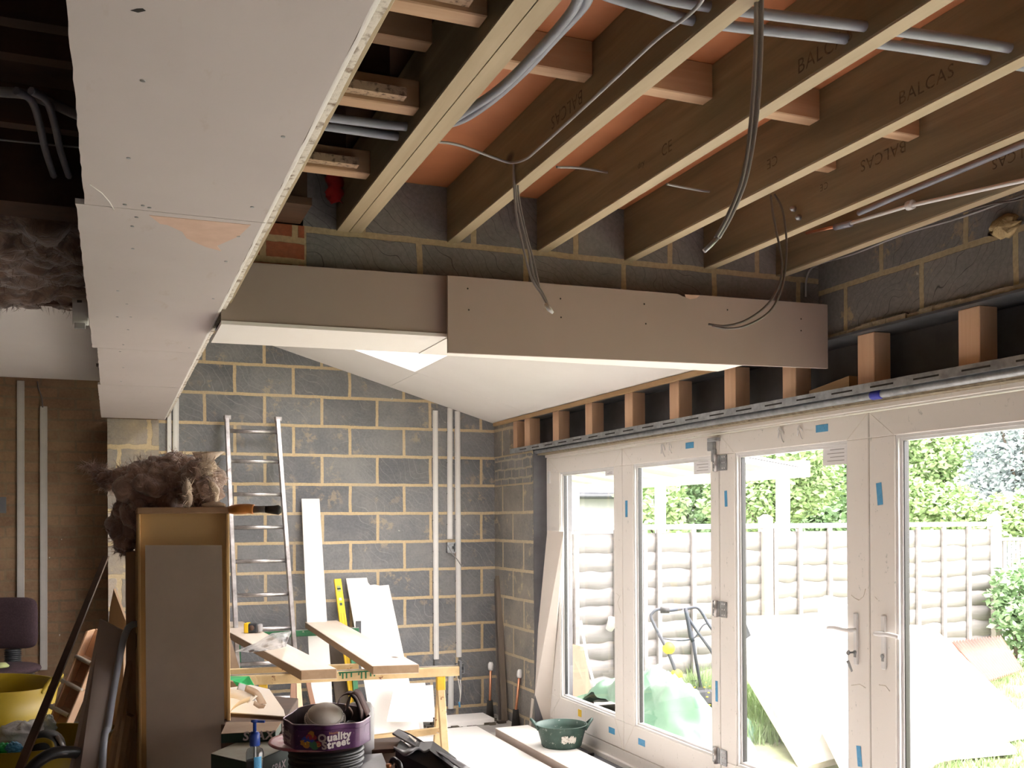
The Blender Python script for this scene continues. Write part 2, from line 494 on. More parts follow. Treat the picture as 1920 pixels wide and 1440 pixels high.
simple('green_paint', (0.03, 0.19, 0.08), (0.02, 0.12, 0.05), 10, rough=0.45, spots=(30, 0.66, (0.4, 0.4, 0.3), (1, 1, 1)))
simple('level_yellow', (0.92, 0.62, 0.02), (0.86, 0.56, 0.02), 5, rough=0.4, bmp=0.0)
simple('tub_green', (0.05, 0.10, 0.08), (0.033, 0.068, 0.055), 9, rough=0.55, spots=(34, 0.62, (0.25, 0.28, 0.26), (1, 1, 1)))
simple('label_white', (0.7, 0.68, 0.62), (0.4, 0.36, 0.3), 60, rough=0.8, lo=0.4, hi=0.5)
simple('blue_tape', (0.10, 0.38, 0.66), (0.08, 0.32, 0.58), 50, rough=0.5, spots=(90, 0.62, (0.04, 0.14, 0.25), (1, 1, 1)))
simple('blue_plastic', (0.02, 0.06, 0.32), (0.015, 0.045, 0.26), 5, rough=0.35, bmp=0)
simple('tin_purple', (0.085, 0.018, 0.095), (0.05, 0.011, 0.062), 20, rough=0.3, metal=0.3, spots=(90, 0.66, (0.35, 0.12, 0.25), (1, 1, 1)))
simple('tin_inside', (0.10, 0.075, 0.075), (0.05, 0.035, 0.035), 12, rough=0.35, metal=0.6)
simple('tin_rim', (0.5, 0.42, 0.48), (0.3, 0.25, 0.3), 12, rough=0.3, metal=0.9)
simple('pink_lid', (0.52, 0.12, 0.16), (0.62, 0.34, 0.34), 30, rough=0.4)
simple('print_white', (0.62, 0.55, 0.55), (0.55, 0.48, 0.48), 9, rough=0.5, bmp=0)
simple('print_red', (0.40, 0.03, 0.05), None, 9, rough=0.5, bmp=0)
simple('print_orange', (0.50, 0.20, 0.03), None, 9, rough=0.5, bmp=0)
simple('print_blue', (0.04, 0.06, 0.36), None, 9, rough=0.5, bmp=0)
simple('print_green', (0.05, 0.17, 0.09), None, 9, rough=0.5, bmp=0)
simple('brown_strap', (0.09, 0.04, 0.035), (0.045, 0.02, 0.02), 30, rough=0.8)
simple('dirty_white', (0.82, 0.78, 0.70), (0.68, 0.62, 0.54), 12, rough=0.6)
simple('box_green', (0.012, 0.045, 0.028), (0.008, 0.03, 0.02), 9, rough=0.5, bmp=0)
simple('box_pale', (0.36, 0.38, 0.30), (0.25, 0.22, 0.15), 5, rough=0.6)
simple('cardboard', (0.40, 0.29, 0.20), (0.32, 0.22, 0.15), 9, rough=0.85)
simple('card_green', (0.03, 0.55, 0.18), (0.03, 0.45, 0.14), 9, rough=0.6)
simple('black_case', (0.030, 0.030, 0.034), (0.02, 0.02, 0.022), 9, rough=0.4)
simple('grey_case', (0.16, 0.16, 0.18), (0.11, 0.11, 0.125), 9, rough=0.35)
simple('insul_board', (0.86, 0.86, 0.86), (0.82, 0.82, 0.82), 4, rough=0.7, bmp=0)
simple('insul_edge', (0.62, 0.57, 0.48), (0.55, 0.50, 0.41), 20, rough=0.8)
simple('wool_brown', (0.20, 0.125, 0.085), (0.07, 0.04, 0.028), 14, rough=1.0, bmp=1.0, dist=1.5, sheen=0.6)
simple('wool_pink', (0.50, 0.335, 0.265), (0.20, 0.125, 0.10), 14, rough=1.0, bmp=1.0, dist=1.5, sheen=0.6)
simple('wool_pale', (0.68, 0.54, 0.42), (0.42, 0.30, 0.22), 14, rough=1.0, bmp=0.8, sheen=0.6)
simple('brush_orange', (0.62, 0.24, 0.05), (0.45, 0.15, 0.03), 9, (1, 1, 1), rough=0.4)
simple('bristle', (0.03, 0.025, 0.02), (0.015, 0.012, 0.01), 60, rough=0.7)
simple('chair_fabric', (0.065, 0.038, 0.048), (0.045, 0.026, 0.033), 90, rough=0.95)
simple('yellow_tub', (0.36, 0.25, 0.01), (0.29, 0.195, 0.01), 5, rough=0.45, bmp=0.02)
simple('pale_green', (0.45, 0.5, 0.22), (0.36, 0.4, 0.18), 9, rough=0.8)
simple('red_plastic', (0.55, 0.03, 0.03), (0.4, 0.02, 0.02), 9, rough=0.45, bmp=0)
simple('red_sheet', (0.42, 0.07, 0.05), (0.36, 0.055, 0.04), 9, rough=0.5, bmp=0)
simple('tarp_green', (0.115, 0.225, 0.145), (0.08, 0.175, 0.11), 6, rough=0.5, bmp=0.3, coords='Object')
simple('fence_wood', (0.315, 0.30, 0.295), (0.235, 0.222, 0.218), 6, (0.3, 1, 3), rough=0.85)
simple('concrete_post', (0.50, 0.47, 0.43), (0.42, 0.39, 0.35), 12, rough=0.9)
simple('mower_steel', (0.05, 0.06, 0.08), (0.04, 0.05, 0.065), 9, rough=0.5)
simple('leaf_light', (0.31, 0.43, 0.20), (0.235, 0.345, 0.15), 1.2, rough=0.6, bmp=0)
simple('leaf_mid', (0.22, 0.34, 0.175), (0.15, 0.255, 0.12), 1.2, rough=0.6, bmp=0)
simple('leaf_blue', (0.28, 0.33, 0.33), (0.20, 0.25, 0.25), 2, rough=0.6, bmp=0)
simple('bark', (0.16, 0.13, 0.1), (0.1, 0.08, 0.06), 12, (1, 1, 0.2), rough=0.9)
simple('grass', (0.29, 0.32, 0.17), (0.19, 0.215, 0.11), 5, rough=0.8, bmp=0.5, spots=(2.5, 0.6, (0.36, 0.34, 0.26), (1, 1, 1)))
simple('paving', (0.50, 0.48, 0.45), (0.38, 0.36, 0.33), 6, rough=0.85)
simple('soil', (0.10, 0.085, 0.06), (0.06, 0.05, 0.04), 9, rough=0.95)
simple('render_white', (0.44, 0.45, 0.46), (0.40, 0.41, 0.42), 3, rough=0.8)
simple('slate', (0.13, 0.135, 0.15), (0.10, 0.105, 0.12), 6, rough=0.8)
simple('flower', (0.85, 0.68, 0.03), None, 9, rough=0.7, bmp=0)
simple('dark_plastic', (0.045, 0.05, 0.055), (0.03, 0.034, 0.04), 9, rough=0.45, bmp=0)
simple('tape_black', (0.05, 0.045, 0.04), (0.2, 0.17, 0.12), 9, rough=0.5, bmp=0)
simple('brown_band', (0.17, 0.10, 0.065), (0.1, 0.06, 0.04), 9, rough=0.9)
simple('paper', (0.88, 0.87, 0.88), (0.76, 0.76, 0.78), 40, (1, 0.1, 8), rough=0.8, bmp=0)
simple('insul_tape_blue', (0.04, 0.05, 0.45), None, 9, rough=0.5, bmp=0)
simple('stud_face', (0.66, 0.37, 0.20), (0.5, 0.26, 0.13), 12, (1, 1, 0.1), rough=0.7)
glassmat('glass', (0.99, 0.985, 0.985))
glassmat('clear_plastic', (0.72, 0.76, 0.80), 1.6)

def filmy(name, c, alpha):
    m, nt, b = newmat(name)
    tc = N(nt, 'ShaderNodeTexCoord')
    f = noise_tex(nt, tc.outputs['Object'], 14, 4, 0.6, (1, 1, 1), 1.0)
    L(nt, ramp(nt, f, [(0.35, tuple(x * 0.8 for x in c)), (0.6, c)]), b.inputs['Base Color'])
    b.inputs['Roughness'].default_value = 0.2; b.inputs['Alpha'].default_value = alpha
    bump(nt, b, f, 0.6, 0.01)
filmy('poly_bag', (0.85, 0.85, 0.85), 0.72)
simple('trunk_grey', (0.46, 0.44, 0.42), (0.40, 0.38, 0.36), 6, rough=0.5, bmp=0)
simple('board_beige', (0.74, 0.68, 0.62), (0.70, 0.64, 0.585), 3, rough=0.85, bmp=0)
simple('faded_board', (0.47, 0.38, 0.30), (0.42, 0.34, 0.265), 5, rough=0.85)
filmy('poly_bag_green', (0.55, 0.62, 0.55), 0.7)

# white profile film with faint printed dashes
m_, nt_, b_ = newmat('frame_film')
g_ = N(nt_, 'ShaderNodeNewGeometry')
sp_ = N(nt_, 'ShaderNodeSeparateXYZ'); L(nt_, g_.outputs['Position'], sp_.inputs[0])
fa_ = noise_tex(nt_, g_.outputs['Position'], 42, 3, 0.75, (1, 1, 0.55))
ca_ = ramp(nt_, fa_, [(0.26, (0.50, 0.51, 0.48)), (0.36, (0.84, 0.81, 0.775))])
L(nt_, ca_, b_.inputs['Base Color']); b_.inputs['Roughness'].default_value = 0.38
# ================================================================ THE SHELL
R = random.Random(7)
Z_J0, Z_J1 = 2.66, 2.87
struct('floor', MB().box(-4, 3.2, -3.0, 7.9, -0.12, 0.0), 'concrete_floor')
struct('wall_back', MB().box(0.31, 3.25, 7.70, 7.92, 0, 3.5), 'block_back')
struct('wall_back_left', MB().box(-4, 0.31, 7.70, 7.92, 0, 3.5), 'brick_old')
struct('wall_left', MB().box(-4.2, -4, -3.0, 7.9, 0, 3.0), 'brick_old')
struct('wall_rear', MB().box(-4.2, 3.25, -3.2, -3.0, 0, 3.05), 'plasterboard')
struct('wall_pier_left', MB().box(-0.03, 0.305, 7.40, 7.70, 0, 2.315), 'pier_mixed')
m = MB().box(2.93, 3.25, 6.89, 7.70, 0, 1.90)
m.box(2.93, 3.25, 6.89, 7.34, 1.90, 2.13); m.box(2.93, 3.25, 7.34, 7.70, 1.90, 2.40)
struct('wall_right_pier', m, 'block_pier_right')
struct('trim_1', MB().box(2.921, 2.93, 6.90, 7.66, 1.885, 2.105), 'small_brick', 'small grey bricks packing out the head of the pier', 'brickwork')
struct('wall_right_upper', MB().box(2.93, 3.25, -3.0, 7.70, 2.392, 3.0), 'block_right')
struct('wall_right_cavity', MB().box(3.10, 3.25, -3.0, 7.34, 2.13, 2.392), 'membrane')
struct('wall_right_near', MB().box(2.93, 3.25, -3.0, -0.10, 0, 2.13), 'block_right')
struct('trim_2', MB().box(3.035, 3.25, 6.885, 6.892, 0, 2.12).box(2.932, 3.20, 6.882, 6.889, 0, 2.125), 'membrane', 'black membrane strip lining the pier beside the doors', 'membrane')
# steel flange the blocks sit on, mortar squeezed out above it
m = MB()
y = -3.0
while y < 7.3:
    dy = R.uniform(0.03, 0.09)
    h = R.uniform(0.004, 0.012)
    m.box(2.922 - R.uniform(0, .008), 2.935, y, min(7.3, y + dy), 2.388, 2.392 + h + 0.006); y += dy
struct('trim_3', m, 'mortar_fill')
struct('trim_4', MB().box(2.912, 3.2, -3.0, 7.34, 2.378, 2.388), 'steel_dark')
struct('wall_beam', MB().box(0.645, 2.93, 3.62, 3.84, 2.40, 3.5), 'block_beam')
struct('wall_beam_left', MB().box(0.22, 0.645, 3.60, 3.84, 2.40, 2.66), 'brick_red')
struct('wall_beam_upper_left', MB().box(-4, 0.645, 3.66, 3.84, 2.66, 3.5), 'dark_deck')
# roofs and ceilings
struct('ceiling', MB().box(0.80, 3.25, -3.0, 3.62, Z_J1, Z_J1 + 0.05), 'orange_board')
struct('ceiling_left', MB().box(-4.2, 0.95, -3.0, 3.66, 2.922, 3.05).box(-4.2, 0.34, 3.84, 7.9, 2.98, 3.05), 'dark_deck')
struct('ceiling_left_far', MB().box(-4.2, -0.04, 5.08, 7.70, 2.61, 2.64), 'plasterboard_white')
def slope(x): return 2.395 + 0.3 * (2.93 - x)
def sl_panel(m, x0, x1, y0, y1, th=0.02, dz=0.0):
    return m.slab([(x0, y0, slope(x0) + dz), (x1, y0, slope(x1) + dz), (x1, y1, slope(x1) + dz), (x0, y1, slope(x0) + dz)], (0, 0, th))
SH = 0.45
SX0, SX1, SY0, SY1 = 1.15, 2.02, 4.70, 6.90
g = 0.0015
m = MB()
sl_panel(m, 0.30, SX0, 3.84, 7.70); sl_panel(m, SX0, SX1, 3.84, SY0)
sl_panel(m, SX0, SX1 + 0.02 - g, SY1, 7.70)
sl_panel(m, SX1, 2.93, 3.84, SY1 - g); sl_panel(m, SX1 + 0.02 + g, 2.93, SY1 + g, 7.70)
struct('ceiling_sloped', m, 'plasterboard_white')
m = MB()
for a in ((0.30, SX0 - .02, 3.84, 7.9), (SX0 - .02, SX1 + .02, 3.84, SY0 - .02), (SX0 - .02, SX1 + .02, SY1 + .02, 7.9), (SX1 + .02, 3.6, 3.84, 7.9)):
    sl_panel(m, *a, th=0.14, dz=0.03)
struct('roof', m, 'slate')  # unseen outer slab, added to block sky light leaking through panel gaps
m = MB()
def shaft(a, b, off):
    m.prism([(a[0], a[1], slope(a[0]) + .0202), (b[0], b[1], slope(b[0]) + .0202), (b[0], b[1], slope(b[0]) + SH), (a[0], a[1], slope(a[0]) + SH)], off)
shaft((SX0, SY0), (SX0, SY1), (-.015, 0, 0)); shaft((SX1, SY0), (SX1, SY1), (.015, 0, 0))
shaft((SX0, SY0), (SX1, SY0), (0, -.015, 0)); shaft((SX0, SY1), (SX1, SY1), (0, .015, 0))
struct('trim_5', m, 'plasterboard_white')
sk = struct('window_1', loc=(1.5, 6.2, 3.1), label='white framed roof window at the top of the boxed skylight well', cat='window')
m = MB()
for a in ((SX0 - .03, SX1 + .03, SY0 - .03, SY0 + .05), (SX0 - .03, SX1 + .03, SY1 - .05, SY1 + .03), (SX0 - .03, SX0 + .05, SY0, SY1), (SX1 - .05, SX1 + .03, SY0, SY1)):
    sl_panel(m, *a, th=0.05, dz=SH)
obj('frame', m, 'pvc_white', sk)
m = MB(); sl_panel(m, SX0, SX1, SY0, SY1, th=0.006, dz=SH + .03)
obj('pane', m, 'glass', sk)

# ---------------------------------------------------------------- joists
def stamp(parent, txt, px, py, X, size, flip):
    c = at(px, py, X=X - 0.0012)
    s_ = -1 if flip else 1
    def mp(x, y): return V((X - 0.0012, c.y - s_ * x, c.z + s_ * y))
    lettering('stamp', txt, size, mp, 'ink', parent)
JX = [(0.765, 'doubled'), (0.812, ''), (1.19, ''), (1.563, ''), (1.951, ''), (2.331, ''), (2.70, '')]
jl = ['left half of the doubled joist nearest the plasterboard soffit', 'right half of the doubled joist nearest the plasterboard soffit',
      'joist next right of the doubled pair, stamped upside down', 'joist two places right of the doubled pair, stamped CE near its far end',
      'joist three places right of the doubled pair, hanging grey cable passes below it', 'joist with two silver bolts in its side near the block wall',
      'rightmost joist closest to the block wall above the doors']
joists = []
for i, (x, _) in enumerate(JX):
    j = thing('ceiling_joist', (x + 0.023, 1.0, Z_J0), 'treated timber ' + jl[i], 'joist', 'treated ceiling joists running away from the camera')
    w = 0.046
    obj('timber', MB().box(x, x + w, -3.0, 3.62, Z_J0 + 0.004, Z_J1), 'joist', j, 0.002)
    # lighter underside, light bounced off the floor put into its colour
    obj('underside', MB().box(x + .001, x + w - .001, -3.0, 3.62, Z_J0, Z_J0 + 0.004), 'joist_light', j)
    joists.append(j)
stamp(joists[2], 'BALCAS', 1062, 205, 1.19, 0.055, True)
stamp(joists[3], 'BALCAS', 1545, 95, 1.563, 0.052, False)
stamp(joists[3], 'CE', 1250, 279, 1.563, 0.05, False)
stamp(joists[3], 'dry', 1202, 308, 1.563, 0.03, False)
stamp(joists[4], 'BALCAS', 1735, 160, 1.951, 0.05, False)
stamp(joists[4], 'CE', 1448, 303, 1.951, 0.045, True)
stamp(joists[5], 'BALCAS', 1655, 292, 2.331, 0.055, True)
stamp(joists[5], 'CE', 1545, 349, 2.331, 0.035, True)
stamp(joists[6], 'BALCAS', 1905, 290, 2.70, 0.05, True)
for px, py in ((1490, 392), (1500, 408)):
    c = at(px, py, X=2.331)
    obj('bolt', MB().lathe(c, [(0.010, 0), (0.010, 0.012), (0.006, 0.018), (0.0, 0.02)], 10, axis=(-1, 0, 0)), 'galv_steel', joists[5])
# noggins
def noggin(x0, x1, yc, z0, z1, lab, mat='pine_x', d=0.10, extra=None, grp='short noggins between the joists'):
    o = obj('noggin', MB().box(x0, x1, yc, yc + d, z0, z1), mat, None, 0.003)
    return tag(o, lab, 'noggin', grp)
for x0, x1, px, py, lab in ((0.858, 1.19, 1112, 142, 'pale pine noggin crossed by the two big curved pipes'),
                            (1.236, 1.563, 1337, 185, 'pale pine noggin in the bay right of the curved pipes'),
                            (1.609, 1.951, 1538, 225, 'pale pine noggin just right of the long hanging cable'),
                            (1.997, 2.331, 1725, 256, 'pale pine noggin rightmost of the ones level with it')):
    c = at(px, py, X=x1)
    noggin(x0, x1, c.y, c.z, Z_J1, lab, d=0.05)
c = at(1569, 317, X=2.331)
noggin(1.997, 2.331, c.y, c.z, Z_J1, 'small noggin end nearer the block wall than the other noggins', d=0.045)
for px, py, lab in ((811, 82, 'pale pine noggin with two nail heads, beside the soffit near the photo top'),
                    (787, 204, 'pale pine noggin with a strip of chipboard on it, beside the soffit'),
                    (695, 327, 'pale pine noggin lowest beside the soffit, above the red bag'),
                    (915, 32, 'pale pine noggin at the top edge of the photo beside the soffit')):
    c = at(px, py, X=0.765)
    n_ = noggin(0.40, 0.765, c.y, c.z, c.z + 0.075, lab, d=0.055, grp='noggins between the soffit and the doubled joist')
    if py in (204, 327, 32):
        o = obj('chipboard_strip', MB().box(0.44, 0.72, c.y - 0.035, c.y - 0.001, c.z + 0.012, c.z + 0.035), 'chipboard', None)
        tag(o, 'rough brown chipboard strip fixed against the face of the ' + {204: 'second lowest', 327: 'lowest', 32: 'topmost'}[py] + ' noggin beside the soffit', 'board', 'chipboard strips on noggins')
        o = obj('old_board', MB().box(0.41, 0.70, c.y + 0.06, c.y + 0.085, c.z + 0.02, 2.915), 'old_wood', None)
        tag(o, 'dark brown old board standing behind the ' + {204: 'second lowest', 327: 'lowest', 32: 'topmost'}[py] + ' noggin beside the soffit', 'board', 'dark boards between noggins')
# timber along the soffit's right edge
o = obj('edge_timber', MB().box(0.366, 0.384, -2.9, 3.55, 2.352, 2.40), 'joist_light', None, 0.002)
tag(o, 'long pale timber batten behind the right edge of the plasterboard soffit', 'batten')
o = obj('steel_beam', MB().box(-0.02, 0.34, -2.95, 7.38, 2.40, 2.42).box(0.15, 0.17, -2.95, 7.38, 2.42, 2.72).box(-0.02, 0.34, -2.95, 7.38, 2.72, 2.74), 'steel_dark')
tag(o, 'long steel beam hidden above the plasterboard soffit', 'beam')
o['kind'] = 'structure'
m = MB()
for y in (-2.0, -.4, 1.2, 2.8, 4.4, 6.0, 7.2): m.box(-0.03, 0.355, y, y + 0.045, 2.352, 2.398)
o = obj('soffit_batten', m, 'joist_light'); o.name = 'trim_6'; o['kind'] = 'structure'
struct('wall_light_stop', MB().box(0.34, 0.36, 3.84, 7.70, 2.74, 3.4), 'dark_deck')  # unseen wall, added to stop light leaking in above the soffit

# red bag and dark brick recess between noggins and beam wall
m = MB()
rows = []
c0 = at(628, 345, Y=3.50)
for i in range(12):
    rows.append([c0 + V((0.028 * math.cos(a) * (1 + .35 * math.sin(i * 1.7 + a * 2)), 0.02 * math.sin(a), 0.065 - i * 0.0115 + 0.006 * math.sin(a * 3 + i))) for a in [k * 2 * PI / 12 for k in range(13)]])
m.sheet(rows)
rb = obj('plastic_bag', m, 'red_plastic')
tag(rb, 'crumpled red plastic bag tucked between the doubled joist and the brick pier', 'bag')
o = obj('old_board', MB().box(0.30, 0.62, 3.40, 3.60, 2.70, 2.86).box(0.28, 0.63, 3.37, 3.60, 2.665, 2.69), 'old_wood')
tag(o, 'thick dark brown board resting on the red brick, left of the red bag', 'board')

# ---------------------------------------------------------------- plasterboard soffit (four lengths)
def yof(py, x=260): return at(x, py, Z=2.32).y
YS = [-2.9, yof(394), yof(657, 270), yof(724, 260), 7.40]
soff = ['large grey plasterboard length nearest the camera, with a torn corner at its far end', 'grey plasterboard length with a torn peach paper patch at its near edge',
        'short plasterboard length third along the soffit from the camera', 'last short plasterboard length of the soffit, meeting the block pier']
for i in range(4):
    y0, y1 = YS[i], YS[i + 1] - 0.003
    xl = -0.055 if i != 1 and i != 3 else -0.073
    if i == 3: xl = -0.068
    s_ = thing('soffit_board', (0.15, (y0 + y1) / 2, 2.32), soff[i], 'plasterboard', 'plasterboard lengths of the long soffit')
    m = MB()
    # slightly ragged left edge
    n = max(6, int((y1 - y0) / 0.04))
    pts = [(0.340, y0, 2.32)] + [(0.340, y1, 2.32)]
    for k in range(n + 1):
        y = y1 + (y0 - y1) * k / n
        pts.append((xl + R.uniform(-0.0015, 0.0015), y, 2.32))
    m.prism(pts, (0, 0, 0.0125))
    obj('board', m, 'plasterboard', s_)
    if i < 3 or True:
        m = MB(); n = max(3, int((y1 - y0) / 0.07)); rows = []
        for k in range(n + 1):
            y = y0 + (y1 - y0) * k / n
            q = R.uniform(-0.0015, 0.0015)
            rows.append([V((0.340 + q, y, 2.320)), V((0.347 + q, y, 2.3205)), V((0.3505, y, 2.3245)), V((0.3505, y, 2.334))])
        m.sheet(rows); obj('taped_edge', m, 'tape_edge', s_)
        m = MB(); rows = []
        for k in range(n + 1):
            y = y0 + (y1 - y0) * k / n; q = R.uniform(-0.002, 0.002)
            rows.append([V((0.3505, y, 2.334)), V((0.368 + q, y, 2.335)), V((0.370 + q, y, 2.349))])
        m.sheet(rows); obj('gypsum_edge', m, 'gypsum_edge', s_)
    def scr(px, py, r=0.0042):
        c = at(px, py, Z=2.32)
        obj('screw', MB().lathe(c + V((0, 0, -0.0015)), [(r, 0), (r, 0.0016)], 8), 'galv_steel', s_)
        
    for px, py in {0: ((268, 151), (531, 256), (241, 296), (234, 383), (268, 385), (280, 389), (473, 388)),
                   1: ((256, 407), (248, 424), (249, 466), (447, 443), (424, 490), (221, 545), (238, 570), (220, 594), (245, 594), (400, 560), (240, 618), (231, 646), (355, 652)),
                   2: ((225, 659), (231, 689), (227, 715)), 3: ()}[i]:
        scr(px, py)
    if i == 0:
        c = at(259, 20, Z=2.3195)
        obj('mark', MB().prism([c + V(p) for p in ((-.010, .004, 0), (0.0, .006, 0), (.010, -.003, 0), (.006, -.008, 0), (-.002, -.004, 0))], (0, 0, .0008)), 'black_mark', s_)
        # lifted paper crease at the torn corner
        P = [at(a, b, Z=2.3195) for a, b in ((167, 345), (191, 362), (205, 378), (214, 393))]
        obj('paper_crease', MB().tube(P, 0.0012, 5), 'plasterboard_white', s_)
    if i == 1:
        poly = [at(a, b, Z=2.3192) for a, b in ((280, 404), (300, 420), (314, 422), (342, 435), (350, 447), (385, 463), (415, 471), (407, 461), (448, 443), (470, 422))]
        obj('torn_patch', MB().prism(poly, (0, 0, 0.001)), 'torn_paper', s_)

# ---------------------------------------------------------------- cross bulkhead under the beam wall
BX = 1.172
b1 = thing('bulkhead_board', (0.75, 3.58, 2.30), 'left grey brown plasterboard face of the bulkhead under the beam, with white underside', 'plasterboard', 'plasterboard faces of the bulkhead')
P = [at(395, 600, Y=3.57), at(874, 628, Y=3.57), at(874, 520, Y=3.57), at(440, 489, Y=3.57)]
P[0].x = 0.352; P[3].x = 0.352; P[3].z = 2.503
obj('face', MB().slab(P, (0, 0.0125, 0)), 'plasterboard_brown', b1)
zb = P[0].z
def zq(x): return P[0].z + (P[1].z - P[0].z) * (x - P[0].x) / (P[1].x - P[0].x)
obj('underside', MB().slab([(0.352, 3.565, zb), (BX, 3.565, zq(BX)), (BX, 3.95, zq(BX)), (0.352, 3.95, zb)], (0, 0, -0.0125)), 'plasterboard_white', b1)
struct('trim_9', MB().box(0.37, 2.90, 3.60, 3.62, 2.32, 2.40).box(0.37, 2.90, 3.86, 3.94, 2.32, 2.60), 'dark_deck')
b2 = thing('bulkhead_board', (2.0, 3.54, 2.23), 'right grey brown plasterboard face of the bulkhead, hanging lower and chipped on its top edge', 'plasterboard', 'plasterboard faces of the bulkhead')
Q = [at(872, 663, Y=3.53), at(1555, 691, Y=3.53), at(1552, 571, Y=3.53), at(1300, 552.5, Y=3.53), at(1293, 557, Y=3.53), at(1280, 556, Y=3.53), at(1272, 551, Y=3.53), at(870, 519, Y=3.53)]
Q[0].x = Q[7].x = BX - 0.01
for q in (Q[1], Q[2]): q.x = 2.905
obj('face', MB().prism(Q, (0, 0.0125, 0)), 'plasterboard_brown', b2)
obj('underside', MB().slab([(BX + .001, 3.545, 2.298), (2.62, 3.545, 2.298), (2.62, 3.95, 2.298), (BX + .001, 3.95, 2.298)], (0, 0, -0.0125)), 'plasterboard_white', b2)
for px, py in ((877, 541), (879, 581), (1051, 560), (1208, 570), (1211, 607), (1364, 581), (1502, 598), (1502, 620), (1052, 595)):
    c = at(px, py, Y=3.53); obj('screw', MB().lathe(c, [(0.0035, 0), (0.003, 0.001)], 8, axis=(0, -1, 0)), 'black_mark', b2)
c = at(1287, 555, Y=3.529)
obj('torn_patch', MB().prism([at(a, b, Y=3.5295) for a, b in ((1284, 551.8), (1312, 554), (1306, 559), (1294, 561), (1286, 558))], (0, .001, 0)), 'torn_paper', b2)
# wall batten along the low edge of the sloped ceiling
o = obj('edge_batten', MB().box(2.905, 2.93, 3.96, 7.66, 2.370, 2.397), 'pine_y')
tag(o, 'thin yellowish batten along the low edge of the sloped ceiling', 'batten')
# ---------------------------------------------------------------- short studs above the doors
studs = [(960, 980, 'leftmost darker stud right at the far corner'), (983, 1003, 'stud paired close beside the leftmost one'), (1036, 1059, 'third stud from the far corner'), (1097, 1124, 'fourth stud from the far corner'),
         (1171, 1201, 'fifth stud from the far corner'), (1255, 1289, 'sixth stud from the far corner'), (1358, 1399, 'stud just left of where the bulkhead ends its white underside'),
         (1467, 1508, 'stud directly below the right end of the bulkhead'), (1608, 1657, 'stud next right of the bulkhead end'), (1797, 1857, 'rightmost and largest looking stud')]
for a, b, lab in studs:
    X0 = 2.955
    y1 = at(a, 760, X=X0).y; y0 = at(b, 760, X=X0).y
    wy = (y1 - y0) * 0.72
    o = obj('short_stud', MB().box(X0, X0 + 0.09, y1 - min(wy, .10), y1, 2.160, 2.378), 'pine_z', None, 0.003)
    tag(o, 'short orange pine ' + lab, 'stud', 'short studs above the doors')
c0 = at(1517, 727, X=2.96); c1 = at(1592, 716, X=2.96)
o = obj('timber_offcut', MB().slab([(2.96, c1.y, 2.160), (2.96, c0.y, 2.160), (2.96, c0.y, 2.182), (2.96, c1.y, 2.215)], (0.045, 0, 0)), 'pine_y')
tag(o, 'small wedge shaped pine offcut lying on the steel ledge between two studs', 'offcut')
lg = struct('trim_7', loc=(2.95, 2, 2.12), label='perforated galvanised steel ledge with a round grey trim running over the doors', cat='ledge')
obj('shelf', MB().box(2.93, 3.10, -3.0, 7.34, 2.152, 2.160), 'steel_dark', lg)
m = MB().box(2.924, 2.930, -3.0, 7.34, 2.125, 2.162)
obj('lip', m, 'galv_steel', lg)
m = MB(); y = -0.2
while y < 7.2: m.box(2.9225, 2.924, y, y + 0.13, 2.139, 2.146); y += 0.24
obj('slot', m, 'black_mark', lg)
obj('round_trim', MB().tube([(2.955, -3.0, 2.112), (2.955, 7.30, 2.112)], 0.017, 12), 'galv_steel', lg)
m = MB().box(2.965, 3.08, -3.0, 6.885, 2.085, 2.150)
y = -0.2
while y < 6.8:
    d = R.uniform(.03, .12); m.box(2.958, 2.965, y, y + d, 2.088 + R.uniform(0, .006), 2.100); y += d
struct('trim_8', m, 'mortar_fill')
c = at(1643, 738, X=2.95)
o = obj('blue_tie', MB().lathe(V((2.955, c.y - .03, 2.112)), [(0.0185, 0), (0.0195, 0.01), (0.0195, 0.05), (0.0185, 0.06)], 14, axis=(0, 1, 0)), 'insul_tape_blue')
tag(o, 'blue tape wrapped on the round trim above the middle doors', 'tape')

# ---------------------------------------------------------------- bifold doors
DX = 3.04
fr = struct('door_frame', loc=(DX, 3.4, 0), label='white plastic outer frame around the folding garden doors', cat='door frame')
obj('head', MB().box(DX + .002, DX + 0.075, -0.02, 6.885, 2.062, 2.085).box(DX - 0.012, DX + .002, -0.02, 6.885, 2.066, 2.088), 'frame_film', fr, 0.003)
obj('jamb', MB().box(DX, DX + 0.075, 6.845, 6.885, 0.075, 2.062), 'frame_film', fr, 0.003)
obj('jamb', MB().box(DX, DX + 0.075, -0.06, -0.02, 0.075, 2.062), 'frame_film', fr, 0.003)
obj('threshold', MB().box(DX, DX + 0.075, -0.02, 6.845, 0.045, 0.115).box(DX - .02, DX + .09, -0.02, 6.885, 0.0, 0.045), 'frame_film', fr, 0.004)
JY = [6.842, at(1168, 1000, X=DX).y, at(1350, 1000, X=DX).y, at(1631, 1000, X=DX).y]
wl = JY[2] - JY[3]
JY += [JY[3] - wl, JY[3] - 2 * wl, -0.015]
GLZ = [(1057, 1152), (1196, 1334), (1388, 1590), (1690, None)]
dl = ['far left folding door leaf beside the black membrane, with a plywood sheet visible through it', 'second folding door leaf, green tarpaulin visible through its glass', 'third folding door leaf, with keys in its lock and the lever pointing left',
      'fourth folding door leaf, lever pointing right and a blue tape on its stile', 'folding door leaf to the right of the photo', 'last folding door leaf beyond the right edge of the photo']
ZG0, ZG1, ZS0, ZS1 = 0.30, 1.945, 0.122, 2.055
doors = []
